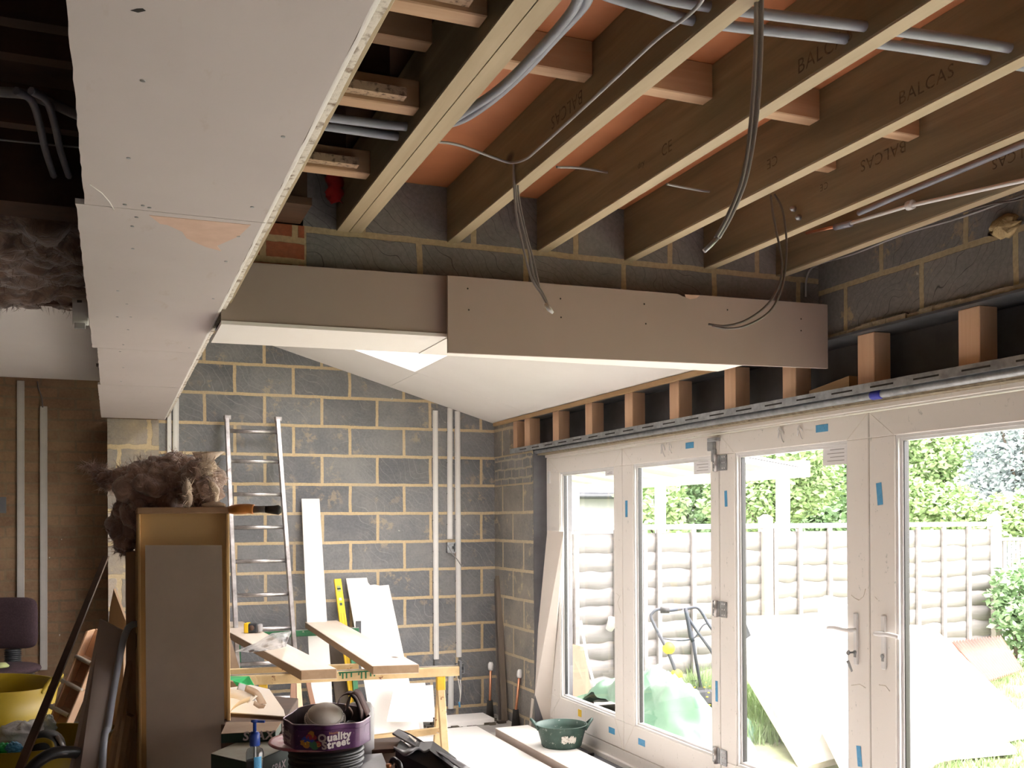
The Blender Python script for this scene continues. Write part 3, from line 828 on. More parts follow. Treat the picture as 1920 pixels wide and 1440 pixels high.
for i in range(6):
    ya, yb = JY[i] - 0.003, JY[i + 1] + 0.003
    d = struct('door_%d' % (i + 1), loc=(DX, (ya + yb) / 2, ZS0), label='white plastic framed ' + dl[i], cat='door')
    doors.append(d)
    if i < 4:
        ga = at(GLZ[i][0], 1000, X=DX + .03).y
        gb = at(GLZ[i][1], 1000, X=DX).y if GLZ[i][1] else yb + 0.13
    else: ga, gb = ya - 0.13, yb + 0.13
    ga = min(ga, ya - .07); gb = max(gb, yb + 0.05)
    X0, X1 = DX - 0.004, DX + 0.066
    obj('bottom_rail', MB().box(X0, X1, yb, ya, ZS0, ZG0), 'frame_film', d, 0.003)
    obj('top_rail', MB().box(X0, X1, yb, ya, ZG1, ZS1), 'frame_film', d, 0.003)
    obj('stile', MB().box(X0, X1, ga, ya, ZG0, ZG1), 'frame_film', d, 0.003)
    obj('stile', MB().box(X0, X1, yb, gb, ZG0, ZG1), 'frame_film', d, 0.003)
    m = MB()
    for k, (o_, xa, xb) in enumerate(((0.0, DX + .004, DX + .05), (0.012, DX + .018, DX + .045))):
        w_ = 0.012
        m.box(xa, xb, gb + o_, gb + o_ + w_, ZG0 + o_, ZG1 - o_); m.box(xa, xb, ga - o_ - w_, ga - o_, ZG0 + o_, ZG1 - o_)
        m.box(xa, xb, gb + o_ + w_, ga - o_ - w_, ZG0 + o_, ZG0 + o_ + w_); m.box(xa, xb, gb + o_ + w_, ga - o_ - w_, ZG1 - o_ - w_, ZG1 - o_)
    obj('glazing_bead', m, 'pvc_white', d)
    obj('gasket', MB().box(DX + .022, DX + .046, ga - .0285, ga - .0242, ZG0 + .024, ZG1 - .024).box(DX + .022, DX + .044, gb + .024, gb + .0275, ZG0 + .024, ZG1 - .024), 'black_rubber', d)
    obj('pane', MB().box(DX + .030, DX + .034, gb + .024, ga - .024, ZG0 + .024, ZG1 - .024), 'glass', d)
    obj('joint_seal', MB().box(X0 + .012, X1 - .012, yb - .003, yb, ZS0, ZS1), 'tape_black', d)
    # mitre lines at the corners
    m = MB()
    for (y_a, y_b) in ((ya, ga), (yb, gb)):
        for z_a, z_b in ((ZS1, ZG1), (ZS0, ZG0)):
            m.bar((X0 - .0003, y_a, z_a), (X0 - .0003, y_b, z_b), .0012, .0016, (1, 0, 0))
    obj('mitre_line', m, 'dirty_white', d)

def tape(d, px, py, w, h, rot=0.0, mat='blue_tape', name='blue_sticker'):
    c = at(px, py, X=DX - .0052)
    def q(a, b):
        ca, sa = math.cos(rot), math.sin(rot)
        return V((DX - .0048, c.y - (a * ca - b * sa), c.z + a * sa + b * ca))
    obj(name, MB().prism([q(-w / 2, -h / 2), q(w / 2, -h / 2), q(w / 2, h / 2), q(-w / 2, h / 2)], (-.0008, 0, 0)), mat, d)
tape(doors[1], 1293, 835, .085, .034); tape(doors[0], 1174, 953, .026, .10) if False else tape(doors[1], 1174.5, 954, .030, .105)
tape(doors[2], 1541, 803, .085, .034); tape(doors[2], 1361, 935, .024, .085, 0.05); tape(doors[3], 1649, 926, .032, .095, 0.10)
tape(doors[1], 1343.5, 1296, .022, .112); tape(doors[2], 1611, 1418, .028, .09, 0.1)
tape(doors[0], 1147, 1370, .085, .040); tape(doors[1], 1203, 1392, .085, .040)
tape(doors[0], 1087, 1337, .055, .05, 0.0, 'level_yellow', 'yellow_sticker')
# peeled film patches on the top rails
def peel(d, px, py, s=1.0):
    c = at(px, py, X=DX - .006)
    m = MB()
    for k in range(3):
        P_ = [V((DX - .006 - .006 * math.sin(t_ * PI), c.y + s * (.045 * (t_ - .5) * (1 if k < 2 else -1)), c.z + s * .03 * math.sin(PI * t_ * (0.9 + .3 * k)) - k * .008)) for t_ in [q / 8 for q in range(9)]]
        m.tube(P_, 0.0028 * s, 5)
    obj('peeled_film', m, 'pvc_white', d)
peel(doors[1], 1243, 842); peel(doors[1], 1257, 838, .7); peel(doors[2], 1464, 812, 1.0); peel(doors[2], 1500, 808, .8)
# curled cuts in the film on the stiles
for dd, pts in ((2, ((1596, 1116), (1603, 1122), (1610, 1125))), (2, ((1623, 1104), (1619, 1118), (1611, 1125))), (3, ((1640, 1119), (1645, 1124))), (2, ((1596, 1285), (1612, 1283), (1623, 1290))), (3, ((1648, 1284), (1660, 1286), (1668, 1296))),
                 (1, ((1155, 1112), (1162, 1118), (1158, 1130), (1164, 1150))), (1, ((1338, 1150), (1343, 1142), (1347, 1158)))):
    obj('film_tear', MB().tube([at(a, b, X=DX - .005) for a, b in pts], 0.0015, 4), 'dirty_white', doors[dd])
# paper notice stuck on glass
def notice(d, px0, py0, px1, py1, lab):
    a = at(px0, py0, X=DX + .029); b = at(px1, py1, X=DX + .029)
    o = obj('paper_notice', MB().box(DX + .0285, DX + .0292, b.y, a.y, b.z, a.z), 'paper', d)
    m = MB()
    for k in range(5):
        z = a.z - (a.z - b.z) * (k + .8) / 6
        m.box(DX + .0278, DX + .0284, b.y + .02, a.y - .03 - .02 * (k % 2), z - .002, z + .001)
    obj('print_line', m, 'cable_grey', o)
notice(doors[2], 1543, 833, 1589, 870, ''); notice(doors[1], 1301, 857, 1332, 887, ''); notice(doors[0], 1135, 875, 1151, 891, '')
# hinges across the joints
for dz, (di, py) in enumerate(((2, 868), (2, 1142), (2, 1418))):
    c = at(1350, py, X=DX - .006)
    h_ = thing('hinge', c, '', 'hinge') if False else None
    m = MB().box(DX - .012, DX - .004, c.y + .004, c.y + .066, c.z - .042, c.z + .042).box(DX - .012, DX - .004, c.y - .066, c.y - .004, c.z - .042, c.z + .042)
    hg = obj('hinge', m, 'galv_steel', doors[2], 0.002)
    obj('knuckle', MB().tube([(DX - .014, c.y + .028, c.z - .045), (DX - .014, c.y + .028, c.z + .045)], 0.011, 10), 'aluminium', hg)
    m = MB()
    for sy in (-.050, -.03, .052):
        for sz in (-.03, .03, .0): m.lathe(V((DX - .012, c.y + sy, c.z + sz)), [(0.0045, 0), (0.0035, .002)], 8, axis=(-1, 0, 0))
    obj('screw', m, 'pvc_white', hg)
c = at(1342, 835, X=DX - .006)
m = MB().box(DX - .022, DX - .004, c.y + .002, c.y + .062, c.z - .028, c.z + .026).box(DX - .018, DX - .004, c.y - .004, c.y + .030, c.z - .088, c.z - .02).box(DX - .03, DX - .004, c.y - .045, c.y + .05, c.z + .02, c.z + .040)
hk = obj('top_roller', m, 'galv_steel', doors[2], 0.003)
c = at(1032, 895, X=DX)
obj('hinge', MB().box(DX - .014, DX + .01, c.y - .01, c.y + .03, c.z - .045, c.z + .045), 'pvc_white', doors[0], .003)
# handles
def handle(d, yc, zc, dirn, keys):
    h = obj('handle', MB().box(DX - .014, DX - .004, yc - .015, yc + .015, zc - .155, zc + .075), 'pvc_white', d, 0.006)
    obj('lever', MB().tube(curve_pts([(DX - .014, yc, zc), (DX - .052, yc, zc), (DX - .058, yc + dirn * .025, zc), (DX - .056, yc + dirn * .08, zc + .004), (DX - .050, yc + dirn * .135, zc - .002)], 20), 0.0095, 10), 'pvc_white', h)
    lk = obj('lock', MB().lathe(V((DX - .014, yc, zc - .098)), [(0.009, 0), (0.009, .004), (.008, .006)], 12, axis=(-1, 0, 0)).box(DX - .018, DX - .014, yc - .005, yc + .005, zc - .12, zc - .098), 'galv_steel', h)
    if keys:
        k = obj('key', MB().box(DX - .045, DX - .018, yc - .001, yc + .001, zc - .102, zc - .094).lathe(V((DX - .052, yc - .001, zc - .098)), [(.011, 0), (.011, .002)], 12, axis=(0, 1, 0)).tube([(DX - .052, yc, zc - .105), (DX - .05, yc + .006, zc - .125), (DX - .046, yc + .004, zc - .135)], .0012, 5).slab([(DX - .046, yc + .004, zc - .132), (DX - .046, yc + .022, zc - .138), (DX - .046, yc - .012, zc - .182), (DX - .046, yc - .02, zc - .176)], (.002, 0, 0)), 'galv_steel', h)
c = at(1603, 1181, X=DX - .014); handle(doors[2], c.y, c.z, 1, True)
c = at(1655, 1187, X=DX - .014); handle(doors[3], c.y, c.z, -1, False)
# ================================================================ OUTSIDE
GZ = -0.03
struct('ground', MB().box(3.25, 60, -25, 60, -0.4, GZ), 'grass', 'rough garden lawn beyond the doors', 'lawn')
struct('paving', MB().box(3.25, 4.1, -4, 9.5, -0.2, GZ + 0.02), 'paving', 'pale paving strip right outside the doors', 'paving')
def noisy(p, s, a): return noise.noise(V(p) * s) * a

# ---- lap fence panels along the garden boundary
FY = 8.20
FT = 1.55
def fence_panel(x0, x1, y, top, battens, lab):
    t_ = thing('lap_fence', ((x0 + x1) / 2, y, 0), lab, 'fence panel', 'overlapping board fence panels')
    nb = 9; h = (top - 0.06 - 0.02) / nb
    m = MB()
    for k in range(nb):
        z0 = 0.0 + k * h
        rows = []
        for e in range(2):
            rows.append([V((x0 + (x1 - x0) * q / 24, y - (0.011 if e == 0 else 0.005), (z0 - 0.012 if e == 0 else z0 + h) + (noisy((q * .4, k * 3.1, x0), 1.0, 0.026) if e == 0 else 0))) for q in range(25)])
        m.sheet(rows, (0, 0.009, 0))
    obj('lap_boards', m, 'fence_wood', t_)
    for bx in battens:
        obj('batten', MB().box(bx - 0.022, bx + 0.022, y - 0.052, y - 0.016, 0, top - 0.05), 'fence_wood', t_, 0.003)
    obj('cap_rail', MB().box(x0, x1, y - 0.05, y + 0.03, top - 0.05, top), 'fence_wood', t_, 0.004)
def fx(px): return at(px, 1050, Y=FY - .05).x
P0, P1, P3 = 4.50, at(1441, 1050, Y=FY - .06).x, at(1871, 1050, Y=FY - .06).x
P2 = (P1 + P3) / 2 + 0.0
fence_panel(3.15, P0 - .05, FY, FT, [3.2, fx(1082), 4.3], 'weathered lap fence panel behind the leaning plywood sheet, nearest the house')
fence_panel(P0 + .05, P1 - .05, FY, FT, [4.6, fx(1237), fx(1302), fx(1362)+.05], 'weathered lap fence panel behind the mower handles')
fence_panel(P1 + .05, P2 - .05, FY, FT, [P1 + .1, fx(1502), fx(1558), P2 - .12], 'weathered lap fence panel between the capped post and the middle stiles')
fence_panel(P2 + .05, P3 - .05, FY, FT, [P2 + .12, fx(1724), fx(1772), fx(1819)], 'weathered lap fence panel behind the red corrugated sheet')
for x, lab, top in ((P0, 'pale square fence post hidden behind the first door joint', FT + .05), (P1, 'pale square fence post with pointed cap seen through the third door leaf', FT + .05),
                    (P2, 'pale square fence post behind the meeting door stiles', FT + .05), (P3, 'pale square fence post at the right end of the fence', FT + .05)):
    m = MB().box(x - .05, x + .05, FY - .07, FY + .04, GZ, top)
    m.hexa([(x - .058, FY - .078, top), (x + .058, FY - .078, top), (x + .058, FY + .048, top), (x - .058, FY + .048, top), (x - .02, FY - .03, top + .04), (x + .02, FY - .03, top + .04), (x + .02, FY, top + .04), (x - .02, FY, top + .04)])
    tag(obj('fence_post', m, 'concrete_post', None, 0.004), lab, 'post', 'pale fence posts')
# lower trellis topped fence beyond the end post
t_ = thing('trellis_fence', (10.6, 9.4, 0), 'low fence with close upright slats above a rail, beyond the last post', 'fence')
m = MB()
for k in range(46): m.box(9.2 + k * .075, 9.24 + k * .075, 9.4, 9.42, 0.93, 1.32)
obj('slats', m, 'fence_wood', t_)
obj('rail', MB().box(9.2, 12.7, 9.37, 9.42, 0.85, 0.93).box(9.2, 12.7, 9.38, 9.42, 1.30, 1.34), 'fence_wood', t_)
obj('boards', MB().box(9.2, 12.7, 9.40, 9.42, 0, 0.85), 'fence_wood', t_)
for k in range(3): obj('batten', MB().box(9.9 + k * 1.1, 9.95 + k * 1.1, 9.36, 9.40, 0, .93), 'fence_wood', t_)

# ---- neighbour's white canopy
cn = thing('patio_canopy', (8.0, 13, 0), 'white lean-to patio canopy on square posts, over the fence', 'canopy')
CXF, CY0, CY1 = 8.86, 11.35, 22.5
m = MB().slab([(CXF, CY0, 2.30), (CXF, CY1, 2.30), (4.9, CY1, 2.86), (4.9, CY0, 2.86)], (0, 0, 0.05))
obj('roof_sheet', m, 'render_white', cn)
obj('front_beam', MB().box(CXF - .04, CXF + .14, CY0 - .04, CY1, 2.17, 2.40), 'pvc_white', cn, .01)
m = MB()
for k in range(10):
    y = CY0 + .0 + k * 1.1
    m.bar((CXF, y + .03, 2.27), (4.9, y + .03, 2.83), .06, .08)
obj('rafters', m, 'pvc_white', cn)
for px, w in ((1468, .14), (1238, .15), (1078, .15)):
    y = at(px, 950, X=CXF + .05).y
    if y < CY1 + 3: obj('post', MB().box(CXF - .02, CXF + .12, y - .07, y + .07, GZ, 2.2), 'pvc_white', cn)
# ---- neighbour's house
hs = thing('neighbour_house', (8, 25, 0), 'white rendered single storey house with slate roof and dark gutter, far left over the fence', 'house')
hx1 = at(1199, 950, Y=24).x
obj('wall', MB().box(3.5, hx1, 24, 30, GZ, 2.15), 'render_white', hs)
obj('roof', MB().slab([(3.3, 23.7, 2.2), (hx1 + .3, 23.7, 2.2), (hx1 + .1, 26, 2.95), (3.3, 26, 2.95)], (0, 0, .12)), 'slate', hs)
obj('gutter', MB().tube([(3.3, 23.6, 2.2), (hx1 + .4, 23.6, 2.2)], .06, 8), 'dark_plastic', hs)
obj('downpipe', MB().tube([(hx1 + .3, 23.65, 2.15), (hx1 + .28, 23.7, 1.95), (hx1 + .05, 23.9, 1.7), (hx1 + .02, 23.93, 0)], .05, 8), 'dark_plastic', hs)

# ---- foliage
def foliage(name, blobs, n, size, mat, parent, seed, flat=0.5):
    r = random.Random(seed); m = MB(); vs = m.v; fs = m.f; sm = m.sm
    tot = sum(b[3] ** 2 for b in blobs)
    for bx, by, bz, br in blobs:
        for _ in range(int(n * br * br / tot)):
            while True:
                d = V((r.uniform(-1, 1), r.uniform(-1, 1), r.uniform(-1, 1)))
                if 0.05 < d.length < 1: break
            d.normalize()
            rad = br * (1 - 0.45 * r.random() ** 1.5)
            rad *= 1 + 0.35 * noise.noise(V((bx, by, bz)) * 3 + d * 2.3)
            p = V((bx, by, bz)) + V((d.x * rad, d.y * rad, d.z * rad * .85))
            a = V((r.gauss(0, 1), r.gauss(0, 1), r.gauss(0, flat))).normalized()
            b = a.cross(V((r.gauss(0, 1), r.gauss(0, 1), r.gauss(0, 1)))).normalized()
            s_ = size * r.uniform(.6, 1.3)
            k = len(vs)
            vs.extend([p - a * s_, p + b * s_ * .55, p + a * s_, p - b * s_ * .55]); fs.append((k, k + 1, k + 2, k + 3)); sm.append(False)
    return obj(name, m, mat, parent)

def tree(name, px, dist, h, blobs, n, size, mat, lab, seed, trunk=0.12):
    s = ray(px, 975); base = EYE + s * dist; base.z = GZ
    t_ = thing(name, base, lab, 'tree', 'trees beyond the fence')
    bl = [(base.x + RGT.x * a + FWD.x * d, base.y + RGT.y * a + FWD.y * d, z, r_) for a, d, z, r_ in blobs]
    foliage('crown', bl, n, size, mat, t_, seed)
    zt = max(b[2] for b in bl)
    m = MB().tube([base, base + V((.05, .05, zt * .5)), V((bl[0][0], bl[0][1], zt))], [trunk, trunk * .75, trunk * .25], 8)
    for b in bl[:5]: m.tube([base + V((0, 0, zt * .35)), V((b[0], b[1], b[2]))], [trunk * .4, trunk * .15], 6)
    obj('trunk', m, 'bark', t_)
    return t_
tree('leafy_tree', 1290, 24, 4, [(0, 0, 2.6, 1.25), (-.7, .3, 2.2, .95), (.9, .2, 2.4, 1.1), (.2, 0, 1.5, 1.0), (-.6, 0, 1.2, .8), (1.0, 0, 1.3, .9)], 14000, .075, 'leaf_mid', 'mid green bushy tree seen below the canopy through the second door leaf', 1)
tree('leafy_tree', 1222, 21, 3, [(0, 0, 2.0, .7), (.2, 0, 1.3, .6), (-.1, 0, .8, .6)], 2500, .09, 'leaf_light', 'small yellowish shrub tree beside the neighbour house downpipe', 2)
tree('leafy_tree', 1440, 21, 5, [(0, 0, 3.2, 1.2), (-.8, .3, 3.0, .9), (.7, .2, 2.4, .9), (-.5, 0, 2.0, .9), (.2, -.2, 2.1, .7)], 14000, .07, 'leaf_light', 'light green maple with visible trunk, seen above the canopy end', 3)
tree('leafy_tree', 1545, 27.5, 5, [(0, 0, 3.4, 1.2), (.6, .3, 2.4, 1.1), (-.6, .2, 2.2, 1.0), (.3, -.2, 1.4, 1.0), (-.5, 0, 1.2, .9)], 14000, .075, 'leaf_mid', 'bright green tree behind the paper notice in the third door leaf', 4)
tree('leafy_tree', 1745, 19, 5, [(0, 0, 2.9, 1.0), (-.6, .2, 2.3, .8), (.5, .3, 3.0, .6), (.1, 0, 2.0, .8), (-.8, 0, 3.2, .8), (-.5, 0, 1.6, .7), (.5, 0, 1.7, .6)], 15000, .06, 'leaf_light', 'broad light green tree filling the left of the fourth door leaf', 5)
tree('leafy_tree', 1650, 26, 5, [(0, 0, 3.2, 1.3), (.4, 0, 1.8, 1.2), (-.5, 0, 1.6, 1.0)], 5000, .10, 'leaf_mid', 'green tree mostly hidden behind the meeting door stiles', 9)
sp = []
for k in range(9):
    z = 4.1 - k * .38; sp.append((0.04 * ((-1) ** k), 0, z, .30 + .13 * k))
    if k > 1: sp += [(-.35 - .1 * k, -.2, z - .1, .28 + .04 * k), (.3 + .1 * k, -.2, z - .2, .28 + .04 * k)]
tree('spruce_tree', 1925, 17, 5, sp, 16000, .055, 'leaf_blue', 'blue grey spruce at the right edge, behind the end fence post', 6)
tree('leafy_tree', 1880, 14.5, 2, [(0, 0, 1.55, .42), (-.35, 0, 1.45, .35), (-.7, .1, 1.75, .4), (.45, 0, 1.6, .45), (-1.1, .3, 1.8, .4), (-1.5, .3, 1.9, .4)], 6000, .055, 'leaf_light', 'rounded pale green shrub just over the fence beside its right end post', 7, .05)
for k, (px, d_) in enumerate(((1910, 13.5), (1935, 12.2))):
    pass
# low ivy like bush in front of the fence end
b0 = at(1895, 1190, Y=8.0)
bs = thing('garden_bush', (b0.x, 7.95, GZ), 'leafy green bush growing against the right end of the fence', 'bush')
foliage('leaves', [(b0.x + dx, 7.95 + dy, z, r_) for dx, dy, z, r_ in ((.05, 0, .75, .28), (-.12, -.1, .55, .26), (.15, -.15, .35, .35), (.3, 0, .9, .3), (-.2, -.05, .95, .14), (.35, -.1, .5, .4), (-.3, 0, .75, .1))], 2600, .045, 'leaf_mid', bs, 11)
obj('stem', MB().tube([(b0.x, 7.95, GZ), (b0.x + .05, 7.95, .5), (b0.x + .1, 7.95, .9)], [.025, .02, .01], 6), 'bark', bs)

# ---- grass tufts and weeds (uncountable)
m = MB(); rr = random.Random(3)
def tuft(cx, cy, h, n, sp_):
    for _ in range(n):
        a = rr.uniform(0, 2 * PI); rad = rr.uniform(0, sp_)
        p = V((cx + math.cos(a) * rad, cy + math.sin(a) * rad, GZ)); l = V((rr.gauss(0, .3), rr.gauss(0, .3), 1)) * h * rr.uniform(.4, 1.1)
        w = V((math.cos(a * 3), math.sin(a * 3), 0)) * .006
        k = len(m.v); m.v.extend([p - w, p + w, p + l * .6 + w * .6 + V((0, 0, 0)), p + l]); m.f.append((k, k + 1, k + 2, k + 3)); m.sm.append(False)
for px in range(1395, 1500, 4):
    for py in (1290, 1320, 1350, 1385):
        c = at(px + rr.uniform(-4, 4), py + rr.uniform(-10, 10), Z=GZ)
        if c.x > 4.12: tuft(c.x, c.y, .16, 26, .12)
for px in range(1845, 1925, 5):
    for py in (1255, 1275, 1300, 1330, 1355):
        c = at(px + rr.uniform(-4, 4), py + rr.uniform(-10, 10), Z=GZ); tuft(c.x, c.y, .09, 22, .14)
for px in range(1286, 1340, 3):
    for py in (1275, 1290, 1305, 1320): 
        c = at(px, py + rr.uniform(-6, 6), Z=GZ); tuft(c.x, c.y, .26, 24, .10)
for px in range(1700, 1925, 7):
    for py in (1395, 1415, 1437):
        c = at(px, py + rr.uniform(-6, 6), Z=GZ); tuft(c.x, c.y, .06, 14, .10)
tag(obj('long_grass', m, 'leaf_light'), 'long grass and weeds growing over the garden ground', 'grass', kind='stuff')
m = MB()
for px, py in ((1303, 1290), (1310, 1283), (1321, 1290), (1326, 1308), (1329, 1300), (1318, 1315), (1330, 1323), (1308, 1297), (1297, 1293), (1331, 1288), (1323, 1281)):
    c = at(px, py, Z=.14); m.lathe(c, [(0.0, 0), (.011, .003), (.009, .009), (0, .011)], 7)
tag(obj('yellow_flowers', m, 'flower'), 'small yellow flowers among the weeds beside the mower', 'flowers', kind='stuff')

# ---- leaning plywood and stick against fence
P = [at(1116, 1331, Z=GZ), at(1063, 1322, Z=GZ), at(1062, 1205, Y=8.0), at(1094, 1214, Y=8.0)]
P[1] = at(1058, 1335, Z=GZ)
tag(obj('plywood_sheet', MB().slab(P, (0.01, 0.02, 0)), 'ply'), 'orange brown plywood sheet leaning outside the far left door leaf', 'plywood')
tag(obj('garden_cane', MB().tube([at(1089, 1165, Y=8.05), at(1100, 1230, Y=7.8), at(1118, 1300, Y=7.4)], .012, 6), 'pvc_white'), 'thin white pole leaning beside the plywood sheet', 'pole')
c = at(1146, 1172, Y=8.12)
tag(obj('hanging_pot', MB().lathe(c, [(.035, -.05), (.05, .05), (.055, .06), (.045, .06), (.03, -.03)], 14, axis=(.2, -.6, 1)), 'pvc_conduit'), 'pale round pot hung on the fence beside the first door joint', 'pot')

# ---- green tarpaulin heap
m = MB(); rows = []
nx, ny = 44, 60
for i in range(nx):
    row = []
    for j in range(ny):
        y = 5.40 + 2.35 * j / (ny - 1); wv = .62 + .50 * (y - 5.4) / 2.35; x = 3.30 + wv * i / (nx - 1)
        u = (x - 3.30) / wv; v_ = (y - 5.4) / 2.35
        env = max(0, math.sin(PI * min(1, max(0, v_ ** .8)))) ** .7 * max(0, math.sin(PI * (u * .85 + .12))) ** .6
        crest = (0.56 + .20 * v_) * env * (0.72 + 0.28 * math.sin(v_ * 5.2 + u * 2 - .4))
        f1 = abs(noise.noise(V((x * 2.5, y * 1.9, 2)))) ; f2 = abs(noise.noise(V((x * 5.4 + y * 2, y * 3.6, 7)))); f3 = noise.noise(V((x * 9, y * 7, 1)))
        z = crest - env * (0.36 * f1 + 0.20 * f2) + .008 * f3
        row.append(V((x + .03 * f3, y, max(GZ + .004, z + .015))))
    rows.append(row)
m.sheet(rows)
tag(obj('tarpaulin', m, 'tarp_green'), 'crumpled green tarpaulin heaped on the ground outside the second door leaf', 'tarpaulin')
m = MB(); c = at(1393, 1385, Z=GZ)
rows = []
for i in range(16):
    rows.append([V((c.x + .16 * (i / 15 - .4), c.y + .3 * (j / 11 - .5), GZ + .01 + .16 * math.sin(PI * i / 15) * math.sin(PI * j / 11) * (1 - .6 * abs(noise.noise(V((i * .4, j * .5, 3))))))) for j in range(12)])
m.sheet(rows)
tag(obj('tarpaulin_fold', m, 'tarp_green'), 'small rolled end of green tarpaulin beside the hinge post of the third leaf', 'tarpaulin')

# ---- mower
mw = thing('lawn_mower', at(1290, 1300, Y=7.7) * 1.0, 'lawn mower with black looped handle and yellow height knobs, standing by the fence', 'mower')
TM = 8.55
def q(cx, cy, t=TM): return at(1000 + .2604 * cx, 1080 + .2604 * cy, t=t)
obj('handle_loop', MB().tube(curve_pts([q(1075, 235), q(980, 248), q(900, 240), q(862, 262), q(848, 300), q(900, 410), q(960, 520)], 40), .013, 8), 'mower_steel', mw)
obj('handle_loop', MB().tube(curve_pts([q(1090, 240), q(1140, 228), q(1180, 228), q(1215, 265), q(1260, 345), q(1300, 400)], 30), .013, 8), 'mower_steel', mw)
obj('grip', MB().tube([q(915, 245), q(978, 245)], .028, 10), 'black_rubber', mw)
obj('handle_leg', MB().tube([q(900, 410), q(965, 530), q(1030, 700), q(1062, 850), q(1075, 1000)], .015, 8), 'mower_steel', mw)
obj('handle_leg', MB().tube([q(1140, 400, TM + .1), q(1170, 600, TM + .1), q(1208, 810, TM + .1), q(1215, 900, TM + .1)], .014, 8), 'mower_steel', mw)
obj('brace', MB().tube([q(1095, 230), q(1110, 300), q(1135, 440), q(1150, 470)], .018, 8), 'mower_steel', mw)
obj('brace', MB().tube([q(1110, 290), q(1180, 400), q(1275, 530), q(1330, 640)], .012, 8), 'mower_steel', mw)
obj('cable', MB().tube(curve_pts([q(905, 415), q(930, 445), q(1000, 460), q(1090, 462), q(1165, 440), q(1210, 370), q(1240, 345), q(1280, 352)], 40), .007, 6), 'mower_steel', mw)
obj('height_knob', MB().lathe(q(975, 520), [(.0, -.03), (.05, -.028), (.055, 0), (.04, .03), (0, .032)], 14, axis=(-.4, -1, .1)), 'level_yellow', mw)
obj('height_knob', MB().lathe(q(1032, 715), [(.0, -.03), (.05, -.028), (.055, 0), (.04, .03), (0, .032)], 14, axis=(-.4, -1, .1)), 'level_yellow', mw)
c = q(1080, 930, TM + .1); c.z = GZ
obj('deck', MB().hexa([c + V(p) for p in ((-.25, -.3, .06), (.25, -.3, .06), (.25, .3, .06), (-.25, .3, .06), (-.18, -.2, .17), (.18, -.2, .17), (.18, .2, .17), (-.18, .2, .17))]), 'dark_plastic', mw, .02)
for sx in (-1, 1):
    for sy in (-1, 1):
        obj('wheel', MB().lathe(c + V((sx * .27, sy * .24, .09)), [(.03, -.02), (.09, -.02), (.09, .02), (.03, .02)], 16, axis=(1, 0, 0)), 'black_rubber', mw)

# ---- white insulation boards slumped on the ground
def board4(name, corners, th, lab, mat='insul_board', edge=True, grp='white insulation boards dumped outside'):
    P = [at(a, b, Z=z) if z is not None else at(a, b, t=t_) for a, b, z, t_ in corners]
    n = (P[1] - P[0]).cross(P[3] - P[0]).normalized()
    if n.z < 0: n = -n
    t_ = thing(name, (P[0] + P[2]) / 2, lab, 'board', grp)
    obj('face', MB().slab([p - n * .004 for p in P], n * .004), mat, t_)
    obj('core', MB().slab([p - n * .004 for p in P], -n * (th - .004)), 'insul_edge' if edge else mat, t_)
board4('insulation_board', ((1515, 1435, .02, 0), (1620, 1408, .02, 0), (1640, 1150, .80, 0), (1346, 1156, .74, 0)), .09, 'large white insulation board with a thick cream edge, seen through the third leaf')
board4('insulation_board', ((1590, 1440, .06, 0), (1948, 1368, .06, 0), (1748, 1174, .74, 0), (1448, 1156, .86, 0)), .07, 'largest white insulation board on top, sloping down to the right in the fourth leaf')
board4('insulation_board', ((1600, 1452, .05, 0), (1840, 1405, .05, 0), (1745, 1290, .30, 0), (1560, 1330, .33, 0)), .05, 'white insulation board lying lowest in front of the larger ones')
board4('insulation_board', ((1700, 1450, .0, 0), (1888, 1388, .03, 0), (1800, 1300, .28, 0), (1640, 1330, .3, 0)), .05, 'white insulation board with a clipped corner, between lowest and largest')
P = [at(a, b, t=7.4) for a, b in ((1534, 1175), (1536, 1135), (1548, 1117), (1592, 1136), (1625, 1170), (1625, 1200), (1540, 1200))]
tag(obj('white_sack', MB().prism(P, (.12, .16, 0)), 'insul_board', None, .03, segs=3), 'bulging white sack standing on the insulation boards beside the door handle', 'sack')
P = [at(1396, 1163, t=7.2), at(1408, 1192, t=7.2), at(1396, 1200, t=7.2), at(1380, 1175, t=7.2)]
tag(obj('dark_offcut', MB().prism(P, (.05, .07, 0)), 'dark_plastic'), 'dark angular offcut at the left edge of the largest boards', 'offcut')
o = obj('paving_slab', MB().slab([at(1760, 1428, Z=0), at(1905, 1414, Z=.0), at(1893, 1403, Z=.0), at(1752, 1413, Z=.0)], (0, 0, .04)), 'concrete_post')
tag(o, 'pale concrete slab lying on the lawn at the lower right', 'slab')
# red corrugated sheet
A, B, C_, D_ = at(1783, 1203, Z=.42), at(1876, 1193, Z=.42), at(1918, 1256, Z=.06), at(1850, 1278, Z=.06)
m = MB(); rows = []
for i in range(69):
    u = i / 68; w = .012 * math.cos(i * PI / 2)
    rows.append([(A + (B - A) * u) * (1 - v_) + (D_ + (C_ - D_) * u) * v_ + V((0, 0, w)) for v_ in (0, .5, 1)])
m.sheet(rows, (0, 0, -.004))
rd = obj('corrugated_sheet', m, 'red_sheet')
tag(rd, 'translucent red corrugated sheet lying sloped on the boards near the bush', 'roofing sheet')
